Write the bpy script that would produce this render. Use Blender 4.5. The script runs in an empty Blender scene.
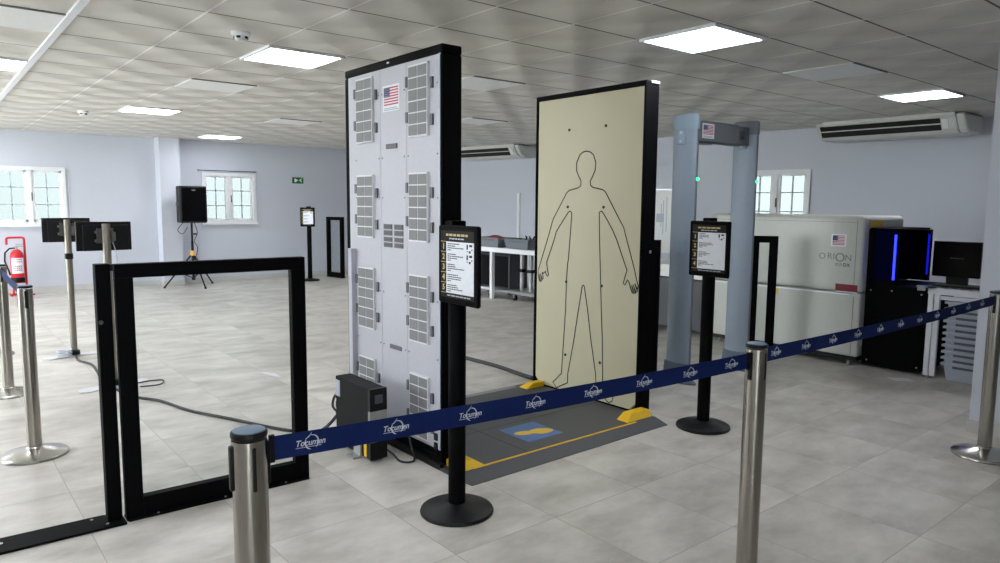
import bpy, bmesh, math, random
from mathutils import Vector, Matrix
random.seed(7)
PI = math.pi
SC = bpy.context.scene
COL = SC.collection

# ------------------------------------------------------------------ camera
CF, CP, CA, CR, CH = 711.4, math.radians(6.235), math.radians(50.65), math.radians(.494), 1.5
Fv = Vector((math.cos(CA)*math.cos(CP), math.sin(CA)*math.cos(CP), -math.sin(CP)))
R0 = Vector((math.sin(CA), -math.cos(CA), 0)); U0 = R0.cross(Fv)
Rv = R0*math.cos(CR) + U0*math.sin(CR); Uv = U0*math.cos(CR) - R0*math.sin(CR)
cd = bpy.data.cameras.new('camera'); cam = bpy.data.objects.new('camera', cd); COL.objects.link(cam)
cd.sensor_width = 36; cd.lens = CF/1000*36; cd.clip_start = .05; cd.clip_end = 200
mw = Matrix.Identity(4)
for i in range(3):
    mw[i][0] = Rv[i]; mw[i][1] = Uv[i]; mw[i][2] = -Fv[i]
mw[2][3] = CH
cam.matrix_world = mw
SC.camera = cam

# ------------------------------------------------------------------ materials
def lin(c):
    return tuple((x/12.92 if x <= .04045 else ((x+.055)/1.055)**2.4) for x in [v/255 for v in c])
def mat(name, rgb, rough=.5, metal=0., emit=None, es=0., noise=None, spec=.5, alpha=1., coat=0.):
    m = bpy.data.materials.new(name); m.use_nodes = True
    nt = m.node_tree; b = nt.nodes['Principled BSDF']
    c = lin(rgb)
    b.inputs['Base Color'].default_value = (*c, 1)
    b.inputs['Roughness'].default_value = rough; b.inputs['Metallic'].default_value = metal
    b.inputs['Specular IOR Level'].default_value = spec
    b.inputs['Alpha'].default_value = alpha
    b.inputs['Coat Weight'].default_value = coat
    if emit:
        b.inputs['Emission Color'].default_value = (*lin(emit), 1); b.inputs['Emission Strength'].default_value = es
    sc, am = noise or (40., .06)
    tc = nt.nodes.new('ShaderNodeTexCoord'); n = nt.nodes.new('ShaderNodeTexNoise')
    n.inputs['Scale'].default_value = sc; n.inputs['Detail'].default_value = 3
    nt.links.new(tc.outputs['Object'], n.inputs['Vector'])
    mx = nt.nodes.new('ShaderNodeMix'); mx.data_type = 'RGBA'; mx.blend_type = 'MULTIPLY'
    mx.inputs['Factor'].default_value = 1
    mr = nt.nodes.new('ShaderNodeMapRange')
    mr.inputs['To Min'].default_value = 1-am; mr.inputs['To Max'].default_value = 1+am
    nt.links.new(n.outputs['Fac'], mr.inputs['Value'])
    mx.inputs[6].default_value = (*c, 1)
    nt.links.new(mr.outputs['Result'], mx.inputs[7])
    nt.links.new(mx.outputs[2], b.inputs['Base Color'])
    return m

def N(nt, typ, **kw):
    n = nt.nodes.new(typ)
    for k, v in kw.items(): setattr(n, k, v)
    return n
def math_node(nt, op, a, b=None, c=None):
    n = nt.nodes.new('ShaderNodeMath'); n.operation = op
    for i, x in enumerate((a, b, c)):
        if x is None: continue
        if isinstance(x, (int, float)): n.inputs[i].default_value = x
        else: nt.links.new(x, n.inputs[i])
    return n.outputs[0]

M = {}
M['steel'] = mat('brushed_steel', (164, 160, 153), .22, 1., noise=(60, .05))
M['steel_base'] = mat('polished_steel', (186, 184, 180), .24, 1.)
M['black'] = mat('black_plastic', (12, 12, 14), .45, spec=.25)
M['black_matte'] = mat('black_powder_coat', (5, 5, 7), .6, spec=.06)
M['black_gloss'] = mat('black_gloss', (6, 6, 8), .2, spec=.3)
M['pole_steel'] = mat('dull_steel', (132, 126, 118), .42, .85)
M['mount'] = mat('mount_grey', (92, 90, 88), .5, .4)
M['poster_black'] = mat('poster_ground', (36, 34, 31), .6, spec=.15)
M['cap'] = mat('slate_blue_cap', (88, 116, 140), .5)
M['belt'] = mat('navy_webbing', (13, 32, 86), .75, noise=(300, .12), spec=.2)
M['print'] = mat('pale_print', (206, 212, 226), .7)
M['paper'] = mat('white_paper', (226, 230, 238), .6)
M['text'] = mat('printed_black', (25, 25, 30), .7)
M['gold'] = mat('gold_print', (196, 176, 120), .6)
M['panel_white'] = mat('pale_grey_enamel', (180, 181, 192), .45)
M['grille'] = mat('perforated_grey', (118, 119, 122), .6)
M['grille_line'] = mat('grille_rib', (214, 215, 220), .5)
M['latch'] = mat('dark_latch', (88, 88, 94), .5)
M['cream'] = mat('cream_board', (180, 174, 148), .5, noise=(2.5, .03))
M['mat_grey'] = mat('charcoal_vinyl', (66, 68, 71), .5, noise=(30, .12))
M['ramp_grey'] = mat('ramp_rubber', (76, 78, 84), .6, noise=(60, .15))
M['yellow'] = mat('safety_yellow', (222, 180, 10), .5)
M['blue_sticker'] = mat('blue_sticker', (74, 110, 160), .5)
M['foot_yellow'] = mat('footprint_yellow', (222, 184, 62), .5)
M['navy'] = mat('flag_navy', (44, 50, 100), .6)
M['red'] = mat('flag_red', (178, 48, 66), .6)
M['white'] = mat('white_gloss', (226, 228, 228), .35)
M['white_powder'] = mat('white_powder_coat', (232, 234, 240), .4)
M['gate_blue'] = mat('grey_blue_plastic', (130, 142, 156), .5)
M['gate_cap'] = mat('light_blue_cap', (132, 150, 166), .5)
M['gate_dark'] = mat('slate_plastic', (100, 106, 114), .55)
M['gate_foot'] = mat('dark_slate_foot', (84, 98, 114), .55)
M['green_led'] = mat('green_led', (30, 230, 110), .4, emit=(30, 240, 110), es=3.)
M['blue_led_and_reflection'] = mat('blue_led_and_reflection', (30, 40, 255), .4, emit=(30, 40, 255), es=2.2)  # real light bar, and the drawn reflection of it in the guard
M['blue_glow'] = mat('blue_backlit_curtain', (2, 2, 9), .6, emit=(8, 14, 150), es=.01, spec=.03)
M['orion_white'] = mat('off_white_enamel', (188, 190, 185), .4)
M['grey_line'] = mat('grey_seam', (130, 134, 134), .6)
M['maroon'] = mat('maroon_label', (122, 24, 44), .5)
M['silver_text'] = mat('grey_lettering', (116, 124, 124), .4)
M['dark_grey'] = mat('dark_grey_metal', (66, 68, 74), .5)
M['tray'] = mat('grey_tray_plastic', (178, 186, 198), .5)
M['tray_dark'] = mat('dark_grey_tray', (112, 118, 126), .5)
M['grey_metal'] = mat('grey_metal', (164, 166, 168), .4, .6)
M['ext_red'] = mat('extinguisher_red', (198, 22, 40), .35)
M['amber'] = mat('amber_plastic', (226, 176, 96), .5)
M['exit_green'] = mat('exit_green', (16, 96, 44), .5)
M['cable'] = mat('black_cable', (36, 37, 40), .6)
M['base_white'] = mat('pale_base_plate', (206, 208, 214), .5)
M['rail'] = mat('aluminium', (206, 208, 212), .35, .5)
M['ups'] = mat('ups_case', (18, 19, 21), .6, spec=.12)
M['ups_mid'] = mat('ups_bezel', (140, 142, 138), .5)
M['ac'] = mat('ac_white', (206, 208, 204), .5)
M['ac_dark'] = mat('ac_slot', (14, 14, 14), .6)
M['win_white'] = mat('window_white', (228, 230, 234), .45)
M['muntin'] = mat('window_bar', (176, 184, 190), .5)
M['beige_strip'] = mat('bag_white', (226, 226, 228), .7)
M['dev_glass'] = mat('display_grey', (70, 76, 86), .3)

def wall_mat(name, rgb):
    m = mat(name, rgb, .65, noise=(1.2, .02))
    return m
M['wall'] = wall_mat('lavender_wall_paint', (196, 200, 212))
M['col'] = wall_mat('column_paint', (198, 202, 214))

def floor_material():
    m = bpy.data.materials.new('grey_porcelain_tile'); m.use_nodes = True
    nt = m.node_tree; L = nt.links.new; b = nt.nodes['Principled BSDF']
    geo = N(nt, 'ShaderNodeNewGeometry'); sep = N(nt, 'ShaderNodeSeparateXYZ'); L(geo.outputs['Position'], sep.inputs[0])
    T = .5893
    u = math_node(nt, 'DIVIDE', math_node(nt, 'SUBTRACT', sep.outputs[0], 2.2965), T)
    v = math_node(nt, 'DIVIDE', math_node(nt, 'SUBTRACT', sep.outputs[1], 1.7748), T)
    fu = math_node(nt, 'FRACT', u); fv = math_node(nt, 'FRACT', v)
    du = math_node(nt, 'MINIMUM', fu, math_node(nt, 'SUBTRACT', 1., fu))
    dv = math_node(nt, 'MINIMUM', fv, math_node(nt, 'SUBTRACT', 1., fv))
    d = math_node(nt, 'MINIMUM', du, dv)
    g = math_node(nt, 'LESS_THAN', d, .0035)
    cell = N(nt, 'ShaderNodeCombineXYZ')
    L(math_node(nt, 'FLOOR', u), cell.inputs[0]); L(math_node(nt, 'FLOOR', v), cell.inputs[1])
    wn = N(nt, 'ShaderNodeTexWhiteNoise', noise_dimensions='3D'); L(cell.outputs[0], wn.inputs['Vector'])
    # cloud pattern shifted tile by tile
    off = N(nt, 'ShaderNodeVectorMath', operation='MULTIPLY_ADD')
    L(wn.outputs['Color'], off.inputs[0]); off.inputs[1].default_value = (9, 9, 9); L(geo.outputs['Position'], off.inputs[2])
    mp = N(nt, 'ShaderNodeMapping'); mp.inputs['Scale'].default_value = (.9, 1.5, 1); L(off.outputs[0], mp.inputs['Vector'])
    n1 = N(nt, 'ShaderNodeTexNoise'); n1.inputs['Scale'].default_value = 2.6; n1.inputs['Detail'].default_value = 7; n1.inputs['Roughness'].default_value = .62
    L(mp.outputs[0], n1.inputs['Vector'])
    rp = N(nt, 'ShaderNodeValToRGB'); e = rp.color_ramp.elements
    e[0].position = .3; e[0].color = (*lin((162, 157, 149)), 1)
    e[1].position = .72; e[1].color = (*lin((217, 213, 206)), 1)
    x = e.new(.5); x.color = (*lin((193, 189, 182)), 1)
    L(n1.outputs['Fac'], rp.inputs[0])
    tv = math_node(nt, 'MULTIPLY_ADD', wn.outputs['Value'], .07, .965)
    mx = N(nt, 'ShaderNodeMix', data_type='RGBA', blend_type='MULTIPLY'); mx.inputs[0].default_value = 1
    L(rp.outputs[0], mx.inputs[6]); L(tv, mx.inputs[7])
    mg = N(nt, 'ShaderNodeMix', data_type='RGBA'); L(g, mg.inputs[0]); L(mx.outputs[2], mg.inputs[6])
    mg.inputs[7].default_value = (*lin((158, 155, 148)), 1)
    L(mg.outputs[2], b.inputs['Base Color'])
    rr = math_node(nt, 'MULTIPLY_ADD', n1.outputs['Fac'], .25, .28); L(rr, b.inputs['Roughness'])
    b.inputs['Specular IOR Level'].default_value = .45
    return m
M['floor'] = floor_material()

CT, COX, COY, CZ = .604, .790, 4.427, 2.6
def ceiling_material():
    m = bpy.data.materials.new('embossed_ceiling_tile'); m.use_nodes = True
    nt = m.node_tree; L = nt.links.new; b = nt.nodes['Principled BSDF']
    geo = N(nt, 'ShaderNodeNewGeometry'); sep = N(nt, 'ShaderNodeSeparateXYZ'); L(geo.outputs['Position'], sep.inputs[0])
    u = math_node(nt, 'DIVIDE', math_node(nt, 'SUBTRACT', sep.outputs[0], COX), CT)
    v = math_node(nt, 'DIVIDE', math_node(nt, 'SUBTRACT', sep.outputs[1], COY), CT)
    fu = math_node(nt, 'FRACT', u); fv = math_node(nt, 'FRACT', v)
    du = math_node(nt, 'MINIMUM', fu, math_node(nt, 'SUBTRACT', 1., fu))
    dv = math_node(nt, 'MINIMUM', fv, math_node(nt, 'SUBTRACT', 1., fv))
    cu = math_node(nt, 'SUBTRACT', fu, .5); cv = math_node(nt, 'SUBTRACT', fv, .5)
    r = math_node(nt, 'SQRT', math_node(nt, 'ADD', math_node(nt, 'MULTIPLY', cu, cu), math_node(nt, 'MULTIPLY_ADD', cv, cv, .0004)))
    h = math_node(nt, 'DIVIDE', math_node(nt, 'MULTIPLY', cu, cv), r)
    wu = math_node(nt, 'MULTIPLY_ADD', math_node(nt, 'POWER', math_node(nt, 'ABSOLUTE', cu), 4.), -16., 1.)
    wv = math_node(nt, 'MULTIPLY_ADD', math_node(nt, 'POWER', math_node(nt, 'ABSOLUTE', cv), 4.), -16., 1.)
    h = math_node(nt, 'MULTIPLY', h, math_node(nt, 'MULTIPLY', wu, wv))
    bp = N(nt, 'ShaderNodeBump'); bp.inputs['Strength'].default_value = 1; bp.inputs['Distance'].default_value = .12
    L(h, bp.inputs['Height']); L(bp.outputs[0], b.inputs['Normal'])
    ga = math_node(nt, 'LESS_THAN', dv, .012)      # lines along X: dark reveal
    gb = math_node(nt, 'LESS_THAN', du, .012)      # lines along Y: white tee
    m1 = N(nt, 'ShaderNodeMix', data_type='RGBA'); L(ga, m1.inputs[0])
    m1.inputs[6].default_value = (*lin((213, 210, 204)), 1); m1.inputs[7].default_value = (*lin((84, 82, 80)), 1)
    m2 = N(nt, 'ShaderNodeMix', data_type='RGBA'); L(gb, m2.inputs[0]); L(m1.outputs[2], m2.inputs[6])
    m2.inputs[7].default_value = (*lin((240, 240, 240)), 1)
    L(m2.outputs[2], b.inputs['Base Color']); b.inputs['Roughness'].default_value = .6
    b.inputs['Specular IOR Level'].default_value = .3
    return m
M['ceiling'] = ceiling_material()
M['vent'] = mat('pale_diffuser', (238, 240, 240), .5)
M['lamp'] = mat('led_diffuser', (255, 255, 255), .5, emit=(246, 249, 255), es=11.)

def glass(name, tint=(255, 255, 255), gloss=.08, rough=.03):
    m = bpy.data.materials.new(name); m.use_nodes = True
    nt = m.node_tree; nt.nodes.clear()
    o = N(nt, 'ShaderNodeOutputMaterial'); t = N(nt, 'ShaderNodeBsdfTransparent'); g = N(nt, 'ShaderNodeBsdfGlossy')
    t.inputs[0].default_value = (*lin(tint), 1); g.inputs['Roughness'].default_value = rough
    fr = N(nt, 'ShaderNodeFresnel'); fr.inputs[0].default_value = 1.3
    mx = N(nt, 'ShaderNodeMixShader')
    nt.links.new(math_node(nt, 'MULTIPLY', fr.outputs[0], gloss/.02*.3 if gloss else 0), mx.inputs[0])
    nt.links.new(t.outputs[0], mx.inputs[1]); nt.links.new(g.outputs[0], mx.inputs[2]); nt.links.new(mx.outputs[0], o.inputs[0])
    return m
M['acrylic'] = glass('clear_acrylic', (250, 251, 251), .03)
M['smoke'] = glass('smoked_acrylic', (150, 152, 162), .08)
M['win_glass'] = glass('frosted_window_glass', (137, 142, 142), .03)
M['fill_glass'] = glass('fill_window_glass', (250, 252, 251), .05)  # panes of the added daylight-fill windows

# ------------------------------------------------------------------ mesh builder
class MB:
    def __init__(s): s.bm = bmesh.new(); s.mi = 0
    def _f(s, fs):
        for f in fs: f.material_index = s.mi
    def m(s, i): s.mi = i; return s
    def box(s, x0, x1, y0, y1, z0, z1, mx=None):
        vs = [s.bm.verts.new((x, y, z)) for x in (x0, x1) for y in (y0, y1) for z in (z0, z1)]
        if mx:
            for v in vs: v.co = mx @ v.co
        a = vs
        q = [(0,1,3,2),(4,6,7,5),(0,4,5,1),(2,3,7,6),(0,2,6,4),(1,5,7,3)]
        s._f([s.bm.faces.new([a[i] for i in t]) for t in q]); return s
    def cyl(s, p0, p1, r0, r1=None, n=16):
        return s.tube([p0, p1], [r0, r0 if r1 is None else r1], n)
    def tube(s, pts, r, n=8):
        pts = [Vector(p) for p in pts]; k = len(pts)
        if not isinstance(r, (list, tuple)): r = [r]*k
        rings = []; ref = None
        for i, p in enumerate(pts):
            t = (pts[min(i+1, k-1)] - pts[max(i-1, 0)]).normalized()
            if ref is None:
                ref = Vector((0, 0, 1)) if abs(t.z) < .9 else Vector((1, 0, 0))
            a = t.cross(ref).normalized(); b = a.cross(t).normalized(); ref = b
            rings.append([s.bm.verts.new(p + (a*math.cos(2*PI*j/n) + b*math.sin(2*PI*j/n))*r[i]) for j in range(n)])
        fs = []
        for i in range(k-1):
            for j in range(n):
                fs.append(s.bm.faces.new((rings[i][j], rings[i][(j+1) % n], rings[i+1][(j+1) % n], rings[i+1][j])))
        fs.append(s.bm.faces.new(rings[0][::-1])); fs.append(s.bm.faces.new(rings[-1]))
        s._f(fs); return s
    def lathe(s, prof, c=(0, 0, 0), n=32, sx=1., sy=1.):
        rings = []
        for r, z in prof:
            rings.append([s.bm.verts.new((c[0]+sx*r*math.cos(2*PI*j/n), c[1]+sy*r*math.sin(2*PI*j/n), c[2]+z)) for j in range(n)])
        fs = []
        for i in range(len(prof)-1):
            for j in range(n):
                fs.append(s.bm.faces.new((rings[i][j], rings[i][(j+1) % n], rings[i+1][(j+1) % n], rings[i+1][j])))
        fs.append(s.bm.faces.new(rings[0][::-1])); fs.append(s.bm.faces.new(rings[-1]))
        s._f(fs); return s
    def prism(s, poly, axis, a, b):
        """poly: 2-D points in the two other axes (x,y / y,z / x,z order) extruded from a to b on axis"""
        def P(p, w):
            return {'x': (w, p[0], p[1]), 'y': (p[0], w, p[1]), 'z': (p[0], p[1], w)}[axis]
        A = [s.bm.verts.new(P(p, a)) for p in poly]; B = [s.bm.verts.new(P(p, b)) for p in poly]; n = len(poly)
        fs = [s.bm.faces.new(A[::-1]), s.bm.faces.new(B)]
        fs += [s.bm.faces.new((A[i], A[(i+1) % n], B[(i+1) % n], B[i])) for i in range(n)]
        s._f(fs); return s
    def hull(s, pts):
        vs = [s.bm.verts.new(p) for p in pts]
        r = bmesh.ops.convex_hull(s.bm, input=vs)
        s._f([g for g in r['geom'] if isinstance(g, bmesh.types.BMFace)]); return s
    def build(s, name, mats, parent=None, bevel=0., smooth=False, seg=2, local=False):
        bmesh.ops.recalc_face_normals(s.bm, faces=s.bm.faces[:])
        me = bpy.data.meshes.new(name); s.bm.to_mesh(me); s.bm.free()
        if not isinstance(mats, (list, tuple)): mats = [mats]
        for mt in mats: me.materials.append(M[mt] if isinstance(mt, str) else mt)
        o = bpy.data.objects.new(name, me); COL.objects.link(o)
        if parent is not None:
            o.parent = parent
            if not local:
                root = parent
                while root.parent: root = root.parent
                me.transform(Matrix.Translation(-root.location))
        if smooth:
            for p in me.polygons: p.use_smooth = True
            me.set_sharp_from_angle(angle=math.radians(35))
        if bevel:
            bv = o.modifiers.new('bevel', 'BEVEL'); bv.width = bevel; bv.segments = seg; bv.limit_method = 'ANGLE'
            bv.angle_limit = math.radians(40)
        return o

def tag(o, label=None, cat=None, group=None, kind=None):
    if label: o['label'] = label
    if cat: o['category'] = cat
    if group: o['group'] = group
    if kind: o['kind'] = kind
    return o
def thing(name, label, cat, loc=(0, 0, 0), rz=0., group=None):
    o = bpy.data.objects.new(name, None); COL.objects.link(o); o.location = loc; o.rotation_euler = (0, 0, rz)
    o.empty_display_size = .1
    return tag(o, label, cat, group)
def struct(o): o['kind'] = 'structure'; return o
def dup(root, loc, rz, label, group=None):
    def cp(o, par):
        c = o.copy(); COL.objects.link(c)
        if par is not None: c.parent = par
        for ch in list(o.children): cp(ch, c)
        return c
    r = cp(root, None); r.location = loc; r.rotation_euler = (0, 0, rz); r['label'] = label
    if group: r['group'] = group
    return r
def text_obj(name, body, size, mtl, mx, parent=None, shear=0., ex=.0008, bold=0., spacing=1.):
    cu = bpy.data.curves.new('txt', 'FONT'); cu.body = body; cu.size = size; cu.shear = shear; cu.extrude = ex
    cu.align_x = 'CENTER'; cu.align_y = 'CENTER'; cu.offset = bold; cu.space_character = spacing; cu.resolution_u = 3
    t = bpy.data.objects.new('txt', cu); COL.objects.link(t)
    bpy.context.view_layer.update()
    dg = bpy.context.evaluated_depsgraph_get()
    me = bpy.data.meshes.new_from_object(t.evaluated_get(dg))
    bpy.data.objects.remove(t); bpy.data.curves.remove(cu)
    me.name = name
    me.materials.clear(); me.materials.append(M[mtl])
    me.transform(mx)
    o = bpy.data.objects.new(name, me); COL.objects.link(o)
    if parent is not None:
        o.parent = parent
        root = parent
        while root.parent: root = root.parent
        me.transform(Matrix.Translation(-root.location)) if not root.get('_local') else None
    return o
def face_mx(origin, right, up=(0, 0, 1)):
    """text plane: local x -> right, local y -> up, local z -> right x up (toward the reader)"""
    r = Vector(right).normalized(); u = Vector(up).normalized(); n = r.cross(u)
    m = Matrix.Identity(4)
    for i in range(3): m[i][0] = r[i]; m[i][1] = u[i]; m[i][2] = n[i]; m[i][3] = origin[i]
    return m

# ------------------------------------------------------------------ room shell
QX, QY = 9.555, 7.578
WD = Vector((.1406, -.9901, 0)).normalized()     # along the right wall, left to right as seen
WN = Vector((-WD.y, WD.x, 0))                    # outward
WRZ = math.atan2(WD.y, WD.x)
WH = CZ
struct(MB().box(-4.2, 12.2, -4.2, 13.9, -.1, 0).build('floor', 'floor'))
struct(MB().box(-4.2, 12.2, -4.2, 13.9, CZ, CZ+.1).build('ceiling', 'ceiling'))
LY = 13.7
w1 = (.94, 1.95); w2 = (4.11, 5.11); wz = (1.09, 2.03)
b = MB()
for x0, x1, z0, z1 in [(-4.2, w1[0], 0, WH), (w1[1], w2[0], 0, WH), (w2[1], 8.75, 0, WH), (w1[0], w1[1], 0, wz[0]), (w2[0], w2[1], 0, wz[0]), (w1[0], w1[1], wz[1], WH), (w2[0], w2[1], wz[1], WH)]:
    b.box(x0, x1, LY, LY+.2, z0, z1)
struct(b.build('wall_back', 'wall'))
# right wall, local frame at Q rotated
def right_pt(s, d=0., z=0.): return Vector((QX, QY, 0)) + WD*s + WN*d + Vector((0, 0, z))
w3 = (1.477, 2.487)
b = MB()
for x0, x1, z0, z1 in [(-6.3, w3[0], 0, WH), (w3[1], 11.8, 0, WH), (w3[0], w3[1], 0, wz[0]), (w3[0], w3[1], wz[1], WH)]:
    b.box(x0, x1, 0, .2, z0, z1)
rw = struct(b.build('wall_right', 'wall')); rw.location = (QX, QY, 0); rw.rotation_euler = (0, 0, WRZ)
# two unseen walls, with window openings added to them as daylight fill
def glazed(name, a0, a1, holes, fixed, along):
    b = MB(); g = MB(); fr = MB()
    def bx(m, p, q, z0, z1, d0=-.2, d1=0.):
        if along == 'x': m.box(p, q, fixed+d0, fixed+d1, z0, z1)
        else: m.box(fixed+d0, fixed+d1, p, q, z0, z1)
    c = a0
    for p, q, z0, z1 in holes:
        bx(b, c, p, 0, WH); bx(b, p, q, z1, WH)
        if z0 > 0: bx(b, p, q, 0, z0)
        bx(g, p, q, z0, z1, -.11, -.104)
        for x in (p, (p+q)/2-.03, q-.06): bx(fr, x, x+.06, z0, z1, -.14, -.06)
        for z in (z0, z1-.06): bx(fr, p, q, z, z+.06, -.14, -.06)
        c = q
    bx(b, c, a1, 0, WH)
    o = struct(b.build(name, 'wall'))
    g.build('fill_glazing', 'fill_glass', o, local=True); fr.build('fill_glazing_frame', 'win_white', o, local=True)
glazed('wall_left', -4.2, 13.9, [(6.6, 9.8, .1, 2.45), (10.1, 13.4, .1, 2.45)], -4.2, 'y')
glazed('wall_front', -4.4, 12.2, [(-3.4, -1.4, .1, 2.4)], -4.2, 'x')
struct(MB().box(3.333, 3.668, LY-.3, LY, 0, WH).build('column_back', 'col'))
struct(MB().box(5.41, 5.95, 1.02, 1.6, 0, WH).build('column_right', 'col'))
BB = mat('baseboard_tile', (190, 189, 187), .4, noise=(3, .05)); M['bb'] = BB
b = MB(); b.box(-4.2, 3.32, LY-.012, LY, 0, .09); b.box(3.68, 8.68, LY-.012, LY, 0, .09)
struct(b.build('baseboard_back', 'bb'))
struct(MB().box(3.321, 3.68, LY-.312, LY-.3, 0, .09).box(3.321, 3.333, LY-.3, LY-.012, 0, .09).box(3.668, 3.68, LY-.3, LY-.012, 0, .09).build('baseboard_column', 'bb'))
b = struct(MB().box(-6.2, 11.8, -.012, 0, 0, .09).build('baseboard_right', 'bb')); b.location = (QX, QY, 0); b.rotation_euler = (0, 0, WRZ)
struct(MB().box(5.398, 5.41, 1.02, 1.612, 0, .09).box(5.41, 5.95, 1.6, 1.612, 0, .09).build('baseboard_pillar', 'bb'))
# bright ceiling profile along Y
struct(MB().box(COX-.022, COX+.022, -4.2, LY, CZ-.018, CZ).build('trim_1', 'white_powder'))

def window(name, loc, rz, W=1., H=.94):
    fr = MB(); t = .055
    fr.box(0, W, -.03, .09, 0, t).box(0, W, -.03, .09, H-t, H).box(0, t, -.03, .09, t, H-t).box(W-t, W, -.03, .09, t, H-t)
    fr.box(W/2-.035, W/2+.035, -.01, .07, t, H-t)
    fr.box(-.02, W+.02, -.055, 0, -.02, .018)
    fr.m(1)
    hw = (W-2*t-.07)/2
    for x0 in (t, W/2+.035):
        fr.m(0)
        for a, c, z0, z1 in ((0, .035, t, H-t), (hw-.035, hw, t, H-t)): fr.box(x0+a, x0+c, .005, .06, z0, z1)
        for z0, z1 in ((t, t+.035), (H-t-.035, H-t)): fr.box(x0, x0+hw, .005, .06, z0, z1)
        fr.m(1)
        fr.box(x0+hw/2-.008, x0+hw/2+.008, .02, .045, t, H-t)
        for k in (1, 2):
            zz = t + (H-2*t)*k/3; fr.box(x0, x0+hw, .02, .045, zz-.008, zz+.008)
    o = struct(fr.build(name, ['win_white', 'muntin']))
    g = MB(); g.box(t, W-t, .050, .055, t, H-t); g = g.build('window_pane', 'win_glass', o, local=True)
    h = MB().box(W/2+.02, W/2+.034, -.03, -.008, H*.42, H*.56).build('window_handle', 'dark_grey', o, local=True)
    o.location = loc; o.rotation_euler = (0, 0, rz)
    return o
window('window_1', (w1[0], LY, wz[0]), 0, w1[1]-w1[0])
window('window_2', (w2[0], LY, wz[0]), 0)
p = right_pt(w3[0]); window('window_3', (p.x, p.y, wz[0]), WRZ, w3[1]-w3[0])

# ------------------------------------------------------------------ ceiling fittings
def cc(i, j): return (COX+(i+.5)*CT, COY+(j+.5)*CT, CZ)
def ceiling_light():
    t = thing('ceiling_light', '', 'ceiling light')
    h = CT/2-.008; f = .022
    b = MB().box(-h, h, -h, -h+f, -.016, 0).box(-h, h, h-f, h, -.016, 0).box(-h, -h+f, -h+f, h-f, -.016, 0).box(h-f, h, -h+f, h-f, -.016, 0)
    b.build('light_frame', 'white_powder', t, local=True)
    MB().box(-h+f, h-f, -h+f, h-f, -.012, -.001).build('diffuser', 'lamp', t, local=True)
    return t
lights = [((2, 1), 'square lit ceiling light nearest the left edge of the white scanner back, large'),
    ((5, -3), 'largest lit ceiling light, above the walk-through detector and cream board'),
    ((2, 8), 'lit ceiling light above the window beside the black speaker, before the column'),
    ((5, 13), 'small far lit ceiling light close to the back wall above the second window'),
    ((-1, 4), 'lit ceiling light cut off by the left edge of the photo'),
    ((11, -3), 'lit ceiling light in front of the right-hand air conditioner'),
    ((-1, 8), 'added lit ceiling light out of frame over the far left of the hall'),  # this and all below: unseen lamps added to balance the room light
    ((-1, 13), 'added lit ceiling light out of frame by the back wall at far left'),
    ((-4, 10), 'added lit ceiling light out of frame in the far left corner'),
    ((8, 8), 'added lit ceiling light hidden behind the white scanner back, over the trays'),
    ((-4, 4), 'added lit ceiling light out of frame well left of the camera'),
    ((-1, -3), 'added lit ceiling light out of frame just behind the camera'),
    ((-4, -4), 'added lit ceiling light out of frame behind the camera at left')]
L0 = None
for (ij, lab) in lights:
    if L0 is None:
        L0 = ceiling_light(); L0.location = cc(*ij); L0['label'] = lab; L0['group'] = 'square ceiling lights'
    else: dup(L0, cc(*ij), 0, lab, 'square ceiling lights')
vents = [((-1, 1), 'plain pale ceiling panel cut off at the top left corner'),
    ((2, 4), 'plain pale ceiling panel between the two lit lights on the left'),
    ((5, 1), 'plain pale ceiling panel between the tops of the two scanner panels'),
    ((5, 8), 'plain pale ceiling panel above the green exit sign, left of the scanner'),
    ((8, 5), 'plain pale ceiling panel farthest between the two scanner panels'),
    ((8, -3), 'plain pale ceiling panel between the two lit lights on the right')]
V0 = None
for ij, lab in vents:
    if V0 is None:
        h = CT/2-.012
        V0 = thing('ceiling_panel', lab, 'ceiling panel', cc(*ij), 0, 'plain pale ceiling panels')
        MB().box(-h, h, -h, h, -.006, 0).build('panel_face', 'vent', V0, local=True)
        MB().box(-h-.008, h+.008, -h-.012, -h, -.008, 0).build('panel_edge', 'grey_line', V0, local=True)
    else: dup(V0, cc(*ij), 0, lab, 'plain pale ceiling panels')
def detector():
    t = thing('smoke_detector', 'white smoke detector nearest on the ceiling beside the large lit light', 'smoke detector', (1.72, 4.79, CZ), 0, 'smoke detectors')
    MB().lathe([(.062, 0), (.062, -.018), (.05, -.03)], n=24).build('detector_base', 'white_powder', t, local=True, smooth=True)
    MB().lathe([(.042, -.03), (.042, -.042), (.03, -.056), (.004, -.06)], n=24).build('detector_head', 'white', t, local=True, smooth=True)
    for k in range(5):
        a = 2*PI*k/5+.55; MB().box(-.012, .012, -.003, .003, -.044, -.03, Matrix.Rotation(a, 4, 'Z') @ Matrix.Translation((0, -.043, 0))).build('detector_slot', 'black', t, local=True)
    return t
D0 = detector(); dup(D0, (1.69, 10.25, CZ), 0, 'far white smoke detector on the ceiling at the upper left', 'smoke detectors')

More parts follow.
